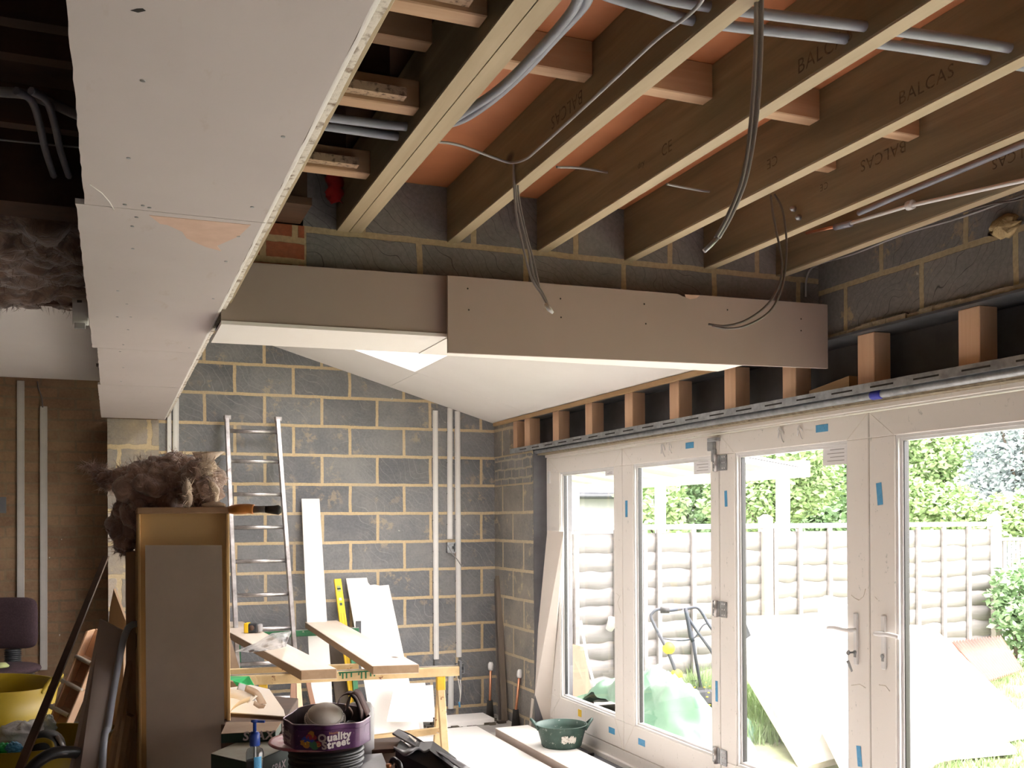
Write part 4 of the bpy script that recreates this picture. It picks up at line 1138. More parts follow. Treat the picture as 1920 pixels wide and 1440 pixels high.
# ================================================================ SERVICES OVERHEAD
def cable(name, pts, r, mat, lab, cat='cable', grp=None, n=40, seg=7):
    o = obj(name, MB().tube(curve_pts(pts, n), r, seg), mat)
    return tag(o, lab, cat, grp)
ZP = 2.695
a_ = [(0.36, 2.70, ZP), (0.765, 2.68, ZP), at(848, 230, Z=ZP), at(905, 200, Z=ZP), at(975, 140, Z=ZP), at(1040, 70, Z=ZP), at(1095, 10, Z=ZP), at(1112, -24, Z=ZP), at(1135, -10, Z=ZP + .002), at(1200, 10, Z=ZP), at(1325, 43, Z=ZP)]
cable('heating_pipe', a_ + [at(1615, 77, Z=ZP), at(1881, 118, Z=ZP), (2.9, 1.74, ZP)], .0118, 'grey_pipe', 'grey plastic pipe, lower of the two crossing the joists and curving round', 'pipe', 'paired grey pipes across the joists', 120, 10)
a_ = [(0.36, 2.78, ZP + .01), (0.765, 2.77, ZP + .005), at(838, 236, Z=ZP + .002) + V((-.02, .08, 0)), at(860, 215, Z=ZP) + V((0, .02, 0)), at(935, 168, Z=ZP), at(1010, 95, Z=ZP), at(1070, 25, Z=ZP), at(1100, -30, Z=ZP), at(1150, -40, Z=ZP), at(1225, -8, Z=ZP), at(1355, 16, Z=ZP)]
cable('heating_pipe', a_ + [at(1658, 55, Z=ZP), at(1920, 95, Z=ZP), (2.9, 1.68, ZP)], .0118, 'grey_pipe', 'grey plastic pipe, upper of the two crossing the joists and curving round', 'pipe', 'paired grey pipes across the joists', 120, 10)
# pipes running along the right hand joist
cable('water_pipe', [at(1610, 400, X=2.66), at(1690, 365, X=2.66), at(1780, 328, X=2.66), at(1920, 270, X=2.66), at(2100, 200, X=2.66)], .0105, 'grey_pipe', 'thicker grey pipe running along the side of the second joist from the right wall', 'pipe')
wp = thing('water_pipe', at(1575, 425, X=2.68), 'thin grey pipe with a copper end and white clip on the joist nearest the wall', 'pipe')
obj('plastic_run', MB().tube([at(1590, 420, X=2.68), at(1700, 387, X=2.68), at(1920, 338, X=2.68), at(2100, 300, X=2.68)], .0075, 8), 'pvc_conduit', wp)
obj('copper_end', MB().tube([at(1512, 437, X=2.68), at(1572, 424, X=2.68)], .0062, 8), 'copper', wp)
obj('coupling', MB().tube([at(1566, 426, X=2.68), at(1596, 419, X=2.68)], .0125, 10), 'grey_pipe', wp)
obj('clip', MB().tube([at(1702, 386, X=2.68), at(1712, 383, X=2.68)], .017, 10), 'pvc_white', wp)
# small cables
def cab(name, pxs, r, mat, lab, n=40, **k):
    return cable(name, [at(a, b, **c) for a, b, c in pxs], r, mat, lab, 'cable', None, n)
S = lambda t: dict(t=t)
cab('ceiling_cable', [(815, 265, S(2.95)), (860, 272, S(3.0)), (930, 297, S(3.1)), (960, 305, S(3.14)), (985, 298, S(3.0)), (1008, 280, S(2.9)), (1080, 215, S(2.55)), (1150, 150, S(2.3)), (1230, 75, S(2.1)), (1300, 20, S(1.98)), (1330, -20, S(1.9))], .0042, 'cable_grey', 'grey cable drooping from the doubled joist then running along the next joist', 70)
cab('ceiling_cable', [(1044, 313, S(3.2)), (1090, 315, S(3.3)), (1140, 323, S(3.38)), (1182, 330, S(3.5))], .0042, 'cable_grey', 'short grey cable crossing the bay left of the joist stamped CE')
cab('ceiling_cable', [(1250, 345, S(3.3)), (1285, 352, S(3.4)), (1330, 359, S(3.5)), (1365, 357, S(3.56))], .004, 'cable_grey', 'short drooping grey cable in the bay below the stamped dates')
h1 = thing('hanging_cable', at(965, 305, t=3.15), 'pair of thin grey cables hanging in front of the bulkhead joint, ends taped', 'cable')
for dx, dd in ((0, 0), (6, .01)):
    obj('core_cable', MB().tube(curve_pts([at(963 + dx, 308, t=3.15 + dd), at(964 + dx * .5, 350, t=3.15 + dd), at(968 + dx, 400, t=3.15 + dd), at(980 + dx * 1.5, 460, t=3.15 + dd), at(996 + dx, 520, t=3.15 + dd), at(1016 + dx * .5, 552, t=3.15 + dd), at(1030, 578, t=3.15)], 40), .0038, 7), 'cable_grey', h1)
obj('core_cable', MB().tube(curve_pts([at(975, 310, t=3.16), at(972, 360, t=3.16), at(985, 430, t=3.16), at(1001, 490, t=3.16), at(1012, 540, t=3.16)], 30), .0028, 7), 'cable_grey', h1)
obj('taped_end', MB().tube([at(1022, 570, t=3.15), at(1031, 581, t=3.15), at(1037, 587, t=3.15)], [.006, .008, .004], 8), 'pvc_white', h1)
h2 = thing('hanging_cable', at(1420, 5, t=2.05), 'long thick dark cable pair hanging down in front of the joists, bare silver ends', 'cable')
for dx, dd in ((-6, 0), (5, .015), (-1, .02)):
    obj('core_cable', MB().tube(curve_pts([at(1424 + dx, -30, t=2.05 + dd), at(1422 + dx, 100, t=2.05 + dd), at(1416 + dx, 200, t=2.05 + dd), at(1408 + dx * .8, 270, t=2.05 + dd), at(1394 + dx * .7, 340, t=2.05 + dd), at(1368 + dx * .6, 405, t=2.05 + dd), at(1345 + dx * .5, 446, t=2.05 + dd)], 50), .0042, 8), 'cable_grey', h2)
obj('bare_end', MB().tube([at(1345, 446, t=2.05), at(1332, 460, t=2.05), at(1320, 471, t=2.05)], .0048, 8), 'galv_steel', h2)
h3 = thing('hanging_cable', at(1447, 368, t=3.25), 'looping brown grey cable pair ending over the right of the bulkhead', 'cable')
obj('core_cable', MB().tube(curve_pts([at(1445, 366, t=3.25), at(1449, 400, t=3.25), at(1457, 440, t=3.25), at(1466, 490, t=3.25), at(1462, 530, t=3.24), at(1440, 570, t=3.22), at(1400, 600, t=3.2), at(1360, 611, t=3.2), at(1328, 608, t=3.2)], 60), .0038, 8), 'cable_dark', h3)
obj('core_cable', MB().tube(curve_pts([at(1452, 364, t=3.26), at(1466, 390, t=3.26), at(1474, 440, t=3.26), at(1474, 490, t=3.26), at(1464, 545, t=3.24), at(1442, 585, t=3.22), at(1400, 610, t=3.2), at(1365, 616, t=3.2), at(1335, 611, t=3.2)], 60), .0036, 8), 'cable_dark', h3)
cab('wall_cable', [(1511, 556, dict(Y=3.60)), (1512, 525, dict(Y=3.60)), (1520, 505, dict(Y=3.58)), (1540, 493, dict(X=2.90)), (1600, 476, dict(X=2.90)), (1700, 437, dict(X=2.90)), (1800, 408, dict(X=2.90)), (1920, 365, dict(X=2.90)), (2100, 300, dict(X=2.90))], .0048, 'cable_grey', 'grey cable bending up out of the bulkhead corner and along the block wall top', 60)
cab('wall_cable', [(1570, 480, dict(X=2.89)), (1640, 452, dict(X=2.89)), (1740, 417, dict(X=2.89)), (1850, 385, dict(X=2.89)), (1920, 372, dict(X=2.89)), (2100, 320, dict(X=2.89))], .004, 'cable_dark', 'dark cable lying along the top of the block wall beside the last joist', 50)
# foam lump in the right wall
c = at(1885, 425, X=2.93)
m = MB(); rr = random.Random(4)
rows = []
for i in range(13):
    th = PI * i / 12
    rows.append([c + V((-0.03 * math.sin(th) * (1 + .4 * noise.noise(V((i * .6, k * .5, 1)))) * 1.0 * max(0, math.cos(2 * PI * k / 18 - PI)) , .055 * math.cos(th) * (1 + .9 * noise.noise(V((k * .6, i * .3, 4)))), .042 * math.sin(th) * math.sin(2 * PI * k / 18) * (1 + .3 * noise.noise(V((i * .6, k * .9, 9)))))) for k in range(19)])
m.sheet(rows); tag(obj('foam_lump', m, 'foam'), 'yellowish foam lump stuck on the block wall at the right edge', 'foam')

# ================================================================ DARK ROOM ON THE LEFT
for k, (py, z) in enumerate(((40, 2.80), (105, 2.80), (235, 2.80), (360, 2.80))):
    c = at(60, py, Z=z)
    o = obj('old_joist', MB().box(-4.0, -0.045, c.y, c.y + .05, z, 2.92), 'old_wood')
    tag(o, 'old dark brown ceiling joist left of the soffit, ' + ['at the top of the photo', 'second from the top edge', 'just above the two drooping pipes', 'just above the brown insulation'][k], 'joist', 'old dark joists in the left room')
for k, px in enumerate((75, 103)):
    cab('old_pipe', [(px - 45, 170, dict(Z=2.74)), (px - 15, 190, dict(Z=2.74)), (px, 235, dict(Z=2.74)), (px + 10, 280, dict(Z=2.74)), (px + 26, 330, dict(Z=2.76))], .011, 'grey_pipe', ['grey pipe bending under the old joists, left of its twin', 'grey pipe bending under the old joists, right of its twin'][k])
cab('thin_cable', [(0, 262, dict(Z=2.79)), (80, 270, dict(Z=2.79)), (155, 277, dict(Z=2.79))], .003, 'cable_grey', 'thin cable stapled under the old joists left of the soffit')
cab('old_pipe', [(0, 172, dict(Z=2.77)), (60, 180, dict(Z=2.77)), (150, 218, dict(Z=2.77))], .014, 'cable_grey', 'thick grey conduit across the old joists left of the soffit')

def wool(name, blobs, mat, seed, fibres, parent=None, lab=None, cat=None, amp=.35, fr=9.0, flen=.03, seg=(40, 56)):
    """lumpy mineral wool: displaced overlapping lobes with loose fibres"""
    r = random.Random(seed); m = MB()
    for bi, (cx, cy, cz, rx, ry, rz) in enumerate(blobs):
        nu, nv = seg; rows = []
        for i in range(nu + 1):
            th = PI * i / nu
            row = []
            for j in range(nv + 1):
                ph = 2 * PI * (j % nv) / nv
                d = V((math.sin(th) * math.cos(ph), math.sin(th) * math.sin(ph), math.cos(th)))
                p = V((cx + d.x * rx, cy + d.y * ry, cz + d.z * rz))
                n1 = noise.noise(p * fr + V((seed, 0, 0))); n2 = noise.noise(p * fr * 2.6 + V((0, seed, 0))); n3 = noise.noise(p * fr * 6.5)
                k = 1 + amp * (1.0 * (abs(n1) * 1.6 - .25) + .45 * n2 + .2 * n3)
                row.append(V((cx + d.x * rx * k, cy + d.y * ry * k, cz + d.z * rz * k)))
            rows.append(row)
        m.sheet(rows)
        for _ in range(fibres):
            i = r.randrange(1, nu); j = r.randrange(nv)
            p = rows[i][j]; d = (p - V((cx, cy, cz))).normalized()
            t1 = V((r.gauss(0, 1), r.gauss(0, 1), r.gauss(0, 1))).normalized()
            l = flen * r.uniform(.4, 1.5); w = .0006 + .0006 * r.random()
            q1 = p + (d * .5 + t1 * .6) * l * .5; q2 = q1 + (t1 * .9 + d * .2 + V((0, 0, r.uniform(-.5, .3)))) * l * .6
            s_ = d.cross(t1).normalized() * w
            k = len(m.v); m.v.extend([p - s_, p + s_, q1 + s_, q1 - s_, q2]); m.f += [(k, k + 1, k + 2, k + 3), (k + 3, k + 2, k + 4)]; m.sm += [False, False]
    o = obj(name, m, mat, parent)
    if lab: tag(o, lab, cat)
    return o
# hanging insulation under the dark ceiling
bl = []
rr = random.Random(12)
for px, py in ((20, 420), (75, 410), (130, 420), (10, 470), (60, 465), (115, 470), (20, 520), (75, 515), (120, 525), (25, 560), (80, 560), (125, 555), (-60, 440), (-60, 520)):
    c = at(px, py, Z=2.72 + rr.uniform(-.02, .03) + (.10 if py > 540 else 0)); bl.append((c.x, c.y, c.z, .22, .24, .13))
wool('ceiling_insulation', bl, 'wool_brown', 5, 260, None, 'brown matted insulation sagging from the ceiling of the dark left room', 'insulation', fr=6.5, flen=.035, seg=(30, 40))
o = obj('timber_batten', MB().box(-4.0, -0.05, 5.02, 5.07, 2.60, 2.63), 'old_wood')
tag(o, 'brown timber along the near edge of the white ceiling board in the left room', 'batten')
# alarm sensor on the soffit side
c = at(153, 585, t=3.55)
sn = thing('motion_sensor', c, 'white alarm motion sensor mounted beside the left edge of the soffit', 'sensor')
A, B = at(136, 560, t=3.55), at(166, 560, t=3.55)
w_ = (B - A)
prof = [(0, .0), (.022, 0), (.030, -.02), (.034, -.055), (.034, -.085), (.022, -.097), (0, -.097)]
m = MB().prism([A + V((0, -b_, d_ if False else 0)) * 1.0 + V((0, 0, d_)) for b_, d_ in prof], w_)
obj('housing', m, 'pvc_conduit', sn, .003, segs=2)
c2 = at(150, 610, t=3.50)
obj('lens', MB().box(c2.x - .018, c2.x + .018, c2.y - .004, c2.y + .012, c2.z - .012, c2.z + .008), 'cable_grey', sn, .002)
c2 = at(149, 565, t=3.52)
obj('indicator', MB().box(c2.x - .008, c2.x + .008, c2.y - .003, c2.y + .01, c2.z - .004, c2.z + .004), 'slate', sn)
# fixing bracket by soffit
P = [at(184, 684, t=5.4), at(187, 700, t=5.4), at(193, 722, t=5.4)]
tag(obj('metal_bracket', MB().tube(P, .004, 6).box(P[0].x - .01, P[0].x + .01, P[0].y - .01, P[0].y + .01, P[0].z - .01, P[0].z + .006), 'aluminium'), 'small metal strap dangling at the left edge of the far soffit board', 'bracket')
# trunking on the old wall
def trunk(x0p, x1p, py0, py1, lab, Y=7.70, name='cable_trunking', mat='pvc_conduit', x0b=None, x1b=None, grp=None, d=.016):
    a = at(x0p, py0, Y=Y); b = at(x1p, py0, Y=Y); c = at(x0b if x0b is not None else x0p, py1, Y=Y); e = at(x1b if x1b is not None else x1p, py1, Y=Y)
    t_ = thing(name, ((a.x + b.x) / 2, Y - .01, min(c.z, e.z)), lab, 'trunking', grp)
    z0, z1 = (c.z + e.z) / 2, (a.z + b.z) / 2
    q = MB().prism([(a.x, Y - .001, z1), (b.x, Y - .001, z1), (e.x, Y - .001, z0), (c.x, Y - .001, z0)], (0, -d, 0))
    obj('channel', q, mat, t_, .0025)
    w = (b.x - a.x)
    obj('lid_line', MB().prism([(a.x + w * .16, Y - d - .0012, z1), (a.x + w * .20, Y - d - .0012, z1), (c.x + w * .20, Y - d - .0012, z0), (c.x + w * .16, Y - d - .0012, z0)], (0, .001, 0)).prism([(a.x + w * .82, Y - d - .0012, z1), (a.x + w * .86, Y - d - .0012, z1), (c.x + w * .86, Y - d - .0012, z0), (c.x + w * .82, Y - d - .0012, z0)], (0, .001, 0)), 'cable_grey', t_)
    n = int((z1 - z0) / .25)
    for k in range(n):
        z = z0 + .12 + k * .25; f = (z1 - z) / (z1 - z0)
        for xx in (a.x + (c.x - a.x) * f - .001, b.x + (e.x - b.x) * f + .001):
            obj('clip', MB().box(xx - .003, xx + .003, Y - .012, Y - .0005, z - .004, z + .004), 'cable_dark', t_)
    return t_
trunk(32, 46, 714, 1180, mat='trunk_grey', lab='grey trunking on the old brick wall, left of the pair in the dark room', grp='trunking in the dark room')
trunk(75, 89, 762, 1256, mat='trunk_grey', lab='grey trunking on the old brick wall with wires above it, right of the pair', grp='trunking in the dark room')
cab('wire_tail', [(80, 764, dict(Y=7.68)), (78, 745, dict(Y=7.68)), (72, 728, dict(Y=7.69)), (70, 715, dict(Y=7.69))], .005, 'cable_dark', 'dark cable rising out of the shorter trunking on the old brick wall')
tag(obj('socket_box', MB().box(*(lambda a, b: (a.x, b.x, 7.67, 7.70, b.z, a.z))(at(-6, 932, Y=7.7), at(12, 962, Y=7.7))), 'slate'), 'small grey electrical box at the left edge on the old brick wall', 'box')
# trunking on block wall
trunk(313, 321, 700, 905, 'white trunking left of a matching one beside the soffit end', grp='white trunking by the soffit end')
trunk(324, 335, 700, 905, 'white trunking right of a matching one beside the soffit end', grp='white trunking by the soffit end')
G = 'white trunking near the far corner'
trunk(810.5, 820, 770, 1236, 'tall white trunking furthest left near the corner, black cable below', x0b=812.5, x1b=822, grp=G)
trunk(838, 847.5, 765, 1011, 'shorter white trunking ending at a metal back box', x0b=838, x1b=847.5, grp=G)
trunk(852, 861.5, 771, 1232, 'tall white trunking furthest right near the corner', x0b=855, x1b=864.5, grp=G)
trunk(839.5, 849.5, 1262, 1329, 'short stub of white trunking low on the wall by the trestle', grp=G)
def backbox(px0, py0, px1, py1, lab):
    a = at(px0, py0, Y=7.70); b = at(px1, py1, Y=7.70)
    t_ = thing('back_box', ((a.x + b.x) / 2, 7.69, b.z), lab, 'electrical box', 'electrical back boxes on the block wall')
    m = MB().box(a.x, b.x, 7.685, 7.70, b.z, a.z).box(a.x, a.x + .006, 7.66, 7.685, b.z, a.z).box(b.x - .006, b.x, 7.66, 7.685, b.z, a.z).box(a.x, b.x, 7.66, 7.685, a.z - .006, a.z).box(a.x, b.x, 7.66, 7.685, b.z, b.z + .006)
    obj('case', m, 'galv_steel', t_)
    obj('lug', MB().box(b.x - .022, b.x - .008, 7.662, 7.685, (a.z + b.z) / 2 - .01, (a.z + b.z) / 2 + .01), 'dark_plastic', t_)
backbox(836, 1017, 852, 1036, 'small metal back box with a loose wire, halfway up the trunking')
backbox(853, 1243, 868, 1262, 'small metal back box at the foot of the trunking by the trestle end')
cab('loose_wire', [(840, 1022, dict(Y=7.64)), (847, 1036, dict(Y=7.60)), (858, 1050, dict(Y=7.6)), (866, 1062, dict(Y=7.6)), (868, 1058, dict(Y=7.6))], .004, 'cable_grey', 'loose grey wire curling out of the upper back box')
cab('loose_wire', [(857, 1262, dict(Y=7.62)), (861, 1285, dict(Y=7.6)), (863, 1305, dict(Y=7.6)), (861, 1322, dict(Y=7.62))], .0045, 'pvc_conduit', 'white wires hanging from the lower back box with a blue tip')
cab('loose_wire', [(862, 1262, dict(Y=7.64)), (864, 1285, dict(Y=7.6)), (864, 1300, dict(Y=7.6)), (862, 1318, dict(Y=7.63))], .0045, 'pvc_conduit', 'second white wire hanging from the lower back box, behind the first')
tag(obj('blue_tip', MB().tube([at(861, 1316, Y=7.61), at(862, 1326, Y=7.61)], .008, 7), 'blue_tape'), 'blue taped tip on the wires under the lower back box', 'tape')
cab('black_tail', [(814, 1235, dict(Y=7.69)), (814, 1250, dict(Y=7.69)), (815, 1262, dict(Y=7.69))], .005, 'cable_dark', 'black cable tail under the leftmost tall trunking')
# ================================================================ LEANING AT THE BACK WALL
def floorpt(px, py): return at(px, py, Z=0)
ld = thing('ladder', floorpt(508, 1385), 'dusty aluminium ladder leaning against the block wall behind the planks', 'ladder')
TL, TR = at(425, 780, Y=7.60), at(520, 783, Y=7.60)
BL, BR = floorpt(452, 1392), floorpt(573, 1386)
BL.y = BR.y = 7.02
BL = EYE + (ray(452, 1390) * ((7.02) / ray(452, 1390).y)); BL.z = 0
BR = EYE + (ray(566, 1390) * ((7.02) / ray(566, 1390).y)); BR.z = 0
nrm = (TL - BL).cross(TR - TL).normalized()
st1 = obj('stile', MB().bar(BL, TL, .030, .062, nrm), 'aluminium', ld, .003)
st2 = obj('stile', MB().bar(BR, TR, .030, .062, nrm), 'aluminium', ld, .003)
for k in range(9):
    z = at(470, [809, 865, 927, 989, 1052.5, 1116, 1180, 1245, 1312][k], Y=7.60 - .58 * (k + .5) / 10).z
    f = z / TL.z
    a = BL + (TL - BL) * f; b = BR + (TR - BR) * f
    obj('rung', MB().tube([a, b], .0145, 8), 'aluminium', ld)
for P_, st_ in ((TL, st1), (TR, st2)): obj('end_cap', MB().box(P_.x - .02, P_.x + .03, P_.y - .036, P_.y + .036, P_.z - .03, P_.z + .006), 'aluminium', st_, .004)

def leaner(name, pts, th, mat, lab, cat, Ytop=7.66, Ybot=7.2, grp=None):
    """pts: outline in pixels; the outline lies in a plane leaning from (Ybot, z=0) up to Ytop at the highest point"""
    zt = None
    top = min(pts, key=lambda p: p[1])
    zt = at(top[0], top[1], Y=Ytop).z
    out = []
    for px, py in pts:
        r = ray(px, py); # plane: y = Ybot + (Ytop-Ybot)*z/zt
        k = (Ytop - Ybot) / zt
        t = (Ybot + k * EYE.z) / (r.y - k * r.z)
        out.append(EYE + r * t)
    for q_ in out: q_.z = max(q_.z, 0.001)
    n = V((0, 1, -(Ytop - Ybot) / zt)).normalized()
    o = obj(name, MB().prism(out, n * th), mat)
    return tag(o, lab, cat, grp)
leaner('plasterboard_strip', [(565.5, 935), (599, 935), (613, 1163), (620, 1250), (627, 1392), (592, 1394), (580, 1235), (574, 1130)], .0125, 'plasterboard_white', 'tall narrow white plasterboard strip leaning beside the ladder', 'plasterboard')
leaner('brown_plank', [(612, 1190), (640, 1189), (668, 1388), (640, 1390)], .03, 'grey_timber', 'greyish brown plank leaning behind the yellow spirit level', 'plank', Ytop=7.67)
# spirit level
def lean_pt(px, py, Ytop, Ybot, zt):
    r = ray(px, py); k = (Ytop - Ybot) / zt
    return EYE + r * ((Ybot + k * EYE.z) / (r.y - k * r.z))
zt = at(632, 1086, Y=7.6).z
LP = lambda px, py: lean_pt(px, py, 7.60, 7.12, zt)
A, B = LP(632.5, 1086), LP(672, 1386); B.z = max(B.z, .002)
sl = thing('spirit_level', B, 'long yellow spirit level leaning between the plasterboard strip and the broken sheet', 'spirit level')
up_ = V((0, 1, -.3))
obj('bar', MB().bar(B, A, .055, .024, up_), 'level_yellow', sl, .003)
d_ = (B - A).normalized()
for k, (o_, mt) in enumerate(((.075, 'pale_green'), (.16, 'pvc_white'), (.20, 'tub_green'))):
    p = A + d_ * o_ + V((0, -.014, 0))
    obj('vial', MB().bar(p - d_ * (.022 if k == 0 else .010), p + d_ * (.022 if k == 0 else .010), .026 if k == 0 else .018, .006, up_), mt, sl)
p = A + d_ * .075 + V((0, -.0185, 0))
obj('vial_tube', MB().tube([p - d_.cross(up_).normalized() * .012, p + d_.cross(up_).normalized() * .012], .006, 8), 'tub_green', sl)
for k in range(3):
    pass
obj('groove', MB().bar(A + d_ * .27 + V((-.010, -.0135, 0)), B + V((-.010, -.0135, 0)), .002, .002, up_).bar(A + d_ * .27 + V((.012, -.0135, 0)), B + V((.012, -.0135, 0)), .002, .002, up_), 'print_orange', sl)
leaner('plasterboard_offcut', [(649, 1084.5), (688, 1083), (690, 1092), (694, 1097), (703, 1096), (712, 1098), (729, 1096.5), (757, 1228), (790, 1382), (700, 1384), (684, 1285)], .0125, 'plasterboard_white', 'large broken topped white plasterboard sheet leaning on the block wall', 'plasterboard', Ybot=7.0)
leaner('plasterboard_offcut', [(725, 1352), (741, 1279), (768, 1281), (807, 1295), (812, 1352)], .0125, 'plasterboard_white', 'short white sheet with slanted top standing in front of the broken sheet', 'plasterboard', Ytop=7.1, Ybot=6.75)
leaner('plasterboard_offcut', [(770, 1281), (797, 1280), (798, 1285), (812, 1284), (816, 1345), (775, 1345)], .0125, 'plasterboard_white', 'small white offcut right of the short slanted sheet, behind the yellow leg', 'plasterboard', Ytop=7.5, Ybot=7.35)
# flat broken sheet piece on floor with peach edge
P = [at(740, 1356, Z=.03), at(795, 1373, Z=.03), at(792, 1348, Z=.05), at(728, 1345, Z=.05)]
tag(obj('plasterboard_offcut', MB().slab(P, (0, 0, .0125)), 'plasterboard_white'), 'white piece with a peach edge lying flat below the trestle rail', 'plasterboard')
# corner timbers
o = obj('timber_length', MB().bar(at(946, 1352, Z=.005), at(934, 1080, Y=7.62), .045, .03, (0, 1, 0)), 'grey_timber', None, .003)
tag(o, 'tall brown timber length standing in the far corner', 'timber')
o = obj('timber_length', MB().bar(at(937, 1350, Z=.005) + V((0, .0, 0)), at(929, 1085, Y=7.66), .02, .02, (0, 1, 0)), 'cable_dark', None, .003)
tag(o, 'thin dark rod standing in the corner just left of the brown timber', 'rod')
# copper pipe stubs
def stub(px0, py0, px1, py1, Y0, lab):
    b = at(px0, py0, Y=Y0); a = at(px1, py1, Y=Y0)
    t_ = thing('copper_stub', (b.x, b.y, 0), lab, 'pipe', 'capped copper stubs rising from the floor')
    obj('pipe', MB().tube([(b.x, b.y, 0), b, a], .0105, 10), 'copper', t_)
    d = (a - b).normalized()
    obj('cap', MB().lathe(a, [(.017, -.02), (.022, 0), (.022, .03), (.014, .045), (0, .047)], 12, axis=d), 'pvc_white', t_)
    obj('lagging', MB().tube([(b.x, b.y, 0), b + V((0, 0, .02))], [.035, .022], 10), 'black_mark', t_)
stub(918.5, 1318, 920, 1252, 7.52, 'capped copper pipe stub left of the corner timber')
stub(967, 1335, 974, 1266, 7.15, 'capped copper pipe stub right of the corner timber, by the pier')
# leaning strip at doors
P = [at(990, 1372, Z=.012), at(1029, 1376, Z=.012), at(1057, 997, X=3.005), at(1026, 995, X=3.005)]
P[0] = at(991, 1368, Z=.012); P[1] = at(1029, 1370, Z=.012)
ls = thing('plasterboard_strip', P[0], 'grey backed plasterboard strip leaning against the first door leaf by the membrane', 'plasterboard')
n = (P[1] - P[0]).cross(P[3] - P[0]).normalized()
if n.y > 0: n = -n
obj('face', MB().slab(P, -n * .004), 'board_beige', ls); obj('core', MB().slab([p - n * .004 for p in P], -n * .010), 'plasterboard_white', ls)

# ================================================================ FLOOR LAYERS
P = [at(795, 1372, Z=.03), at(905, 1357, Z=.03), at(1052, 1440, Z=.03), at(1250, 1560, Z=.03), at(700, 1560, Z=.03), at(640, 1400, Z=.03)]
tag(obj('floor_sheet', MB().prism([V((0.2, 6.9, .001)), V((p1.x, 6.95, .001)) if False else V((2.25, 6.95, .001)), V((2.38, -1, .001)), V((0.2, -1, .001))] if True else P, (0, 0, .028)) if False else MB().box(0.15, 2.575, -1.0, 7.18, .001, .03), 'white_film', None, .003), 'large white sheet covering the floor between the trestle and the doors', 'floor sheet')
a0, a1 = at(925, 1365, Z=.075), at(1075, 1440, Z=.075)
fb = thing('floor_board', (2.5, 4, 0), 'thick white board with a grey brown edge lying along the doors under the green tub', 'board')
xb = (a0.x + a1.x) / 2
obj('top_face', MB().box(xb, 2.86, -1.0, a0.y, .069, .075), 'white_film', fb)
obj('core', MB().box(xb, 2.86, -1.0, a0.y, .001, .069), 'plasterboard_brown', fb)
P = [at(835, 1356, Z=.045), at(927, 1347, Z=.045), at(905, 1336, Z=.045), at(835, 1341, Z=.045)]
tag(obj('floor_slab', MB().slab(P, (0, 0, -.04)), 'plasterboard_white'), 'small pale slab lying on the floor against the block wall, beyond the trestle leg', 'board')
tag(obj('floor_mat', MB().box(2.87, 3.005, 0, 6.6, .001, .02), 'slate'), 'grey strip of membrane along the foot of the doors', 'membrane')
m = MB(); rr = random.Random(8)
for k in range(60):
    x = rr.uniform(2.0, 2.85); y = rr.uniform(7.25, 7.66); s_ = rr.uniform(.008, .03)
    m.hexa([V((x + a * s_, y + b * s_, z * s_ * .7)) for z in (0, 1) for a, b in ((-1, -1), (1, -1), (1, 1), (-1, 1))])
tag(obj('rubble', m, 'soil'), 'dark rubble and dust gathered in the far corner', 'rubble', kind='stuff')
c = at(1108, 1401, Z=.078)
tag(obj('dark_clip', MB().box(c.x - .02, c.x + .02, c.y - .01, c.y + .01, .021, .04), 'black_mark'), 'tiny dark clip on the floor right of the green tub', 'clip')

# green trug
tc_ = at(1053, 1405, Z=.077); tc_.z = .076
tc_ = EYE + ray(1053, 1398) * ((.076 - 1.6) / ray(1053, 1398).z)
gt = thing('rubber_tub', tc_, 'dark green rubber tub with two handles and a torn white label', 'tub')
rw = 98 / 2 * (tc_ - EYE).dot(FWD) / FPX
zr = at(1053, 1357, t=(tc_ - EYE).dot(FWD)).z - tc_.z
obj('bowl', MB().lathe(tc_, [(0, .001), (rw * .74, .001), (rw * .77, .01), (rw * .80, zr * .25), (rw * .90, zr * .7), (rw * .97, zr * .97), (rw * 1.01, zr), (rw * .95, zr), (rw * .87, zr * .7), (rw * .76, .02), (0, .015)], 40), 'tub_green', gt)
for sg, px in ((-1, 1000), (1, 1106)):
    e = RGT * sg
    p0 = tc_ + e * rw * .97 + V((0, 0, zr)) 
    pts = curve_pts([p0 - FWD * .06 + V((0, 0, -.03)) - e * .015, p0 - FWD * .04 + e * .015 + V((0, 0, .012)), p0 + e * .035 + V((0, 0, .032)), p0 + FWD * .04 + e * .02 + V((0, 0, .012)), p0 + FWD * .06 - e * .01 + V((0, 0, -.02))], 24)
    obj('handle', MB().tube(pts, .009, 8), 'tub_green', gt)
m = MB()
def lw(a, z): 
    rr_ = rw * (.80 + (.17) * (z / zr)) + .003
    return tc_ + (RGT * math.sin(a) - FWD * math.cos(a)) * rr_ + V((0, 0, z))
rr = random.Random(5)
top = [(a / 20, zr * .62 + rr.uniform(-.012, .008)) for a in range(-1, 13)]
bot = [(a / 20, zr * .30 + rr.uniform(-.004, .012)) for a in range(-1, 13)]
m.sheet([[lw(a, z) for a, z in bot], [lw(a, z) for a, z in top]])
obj('label', m, 'label_white', gt)

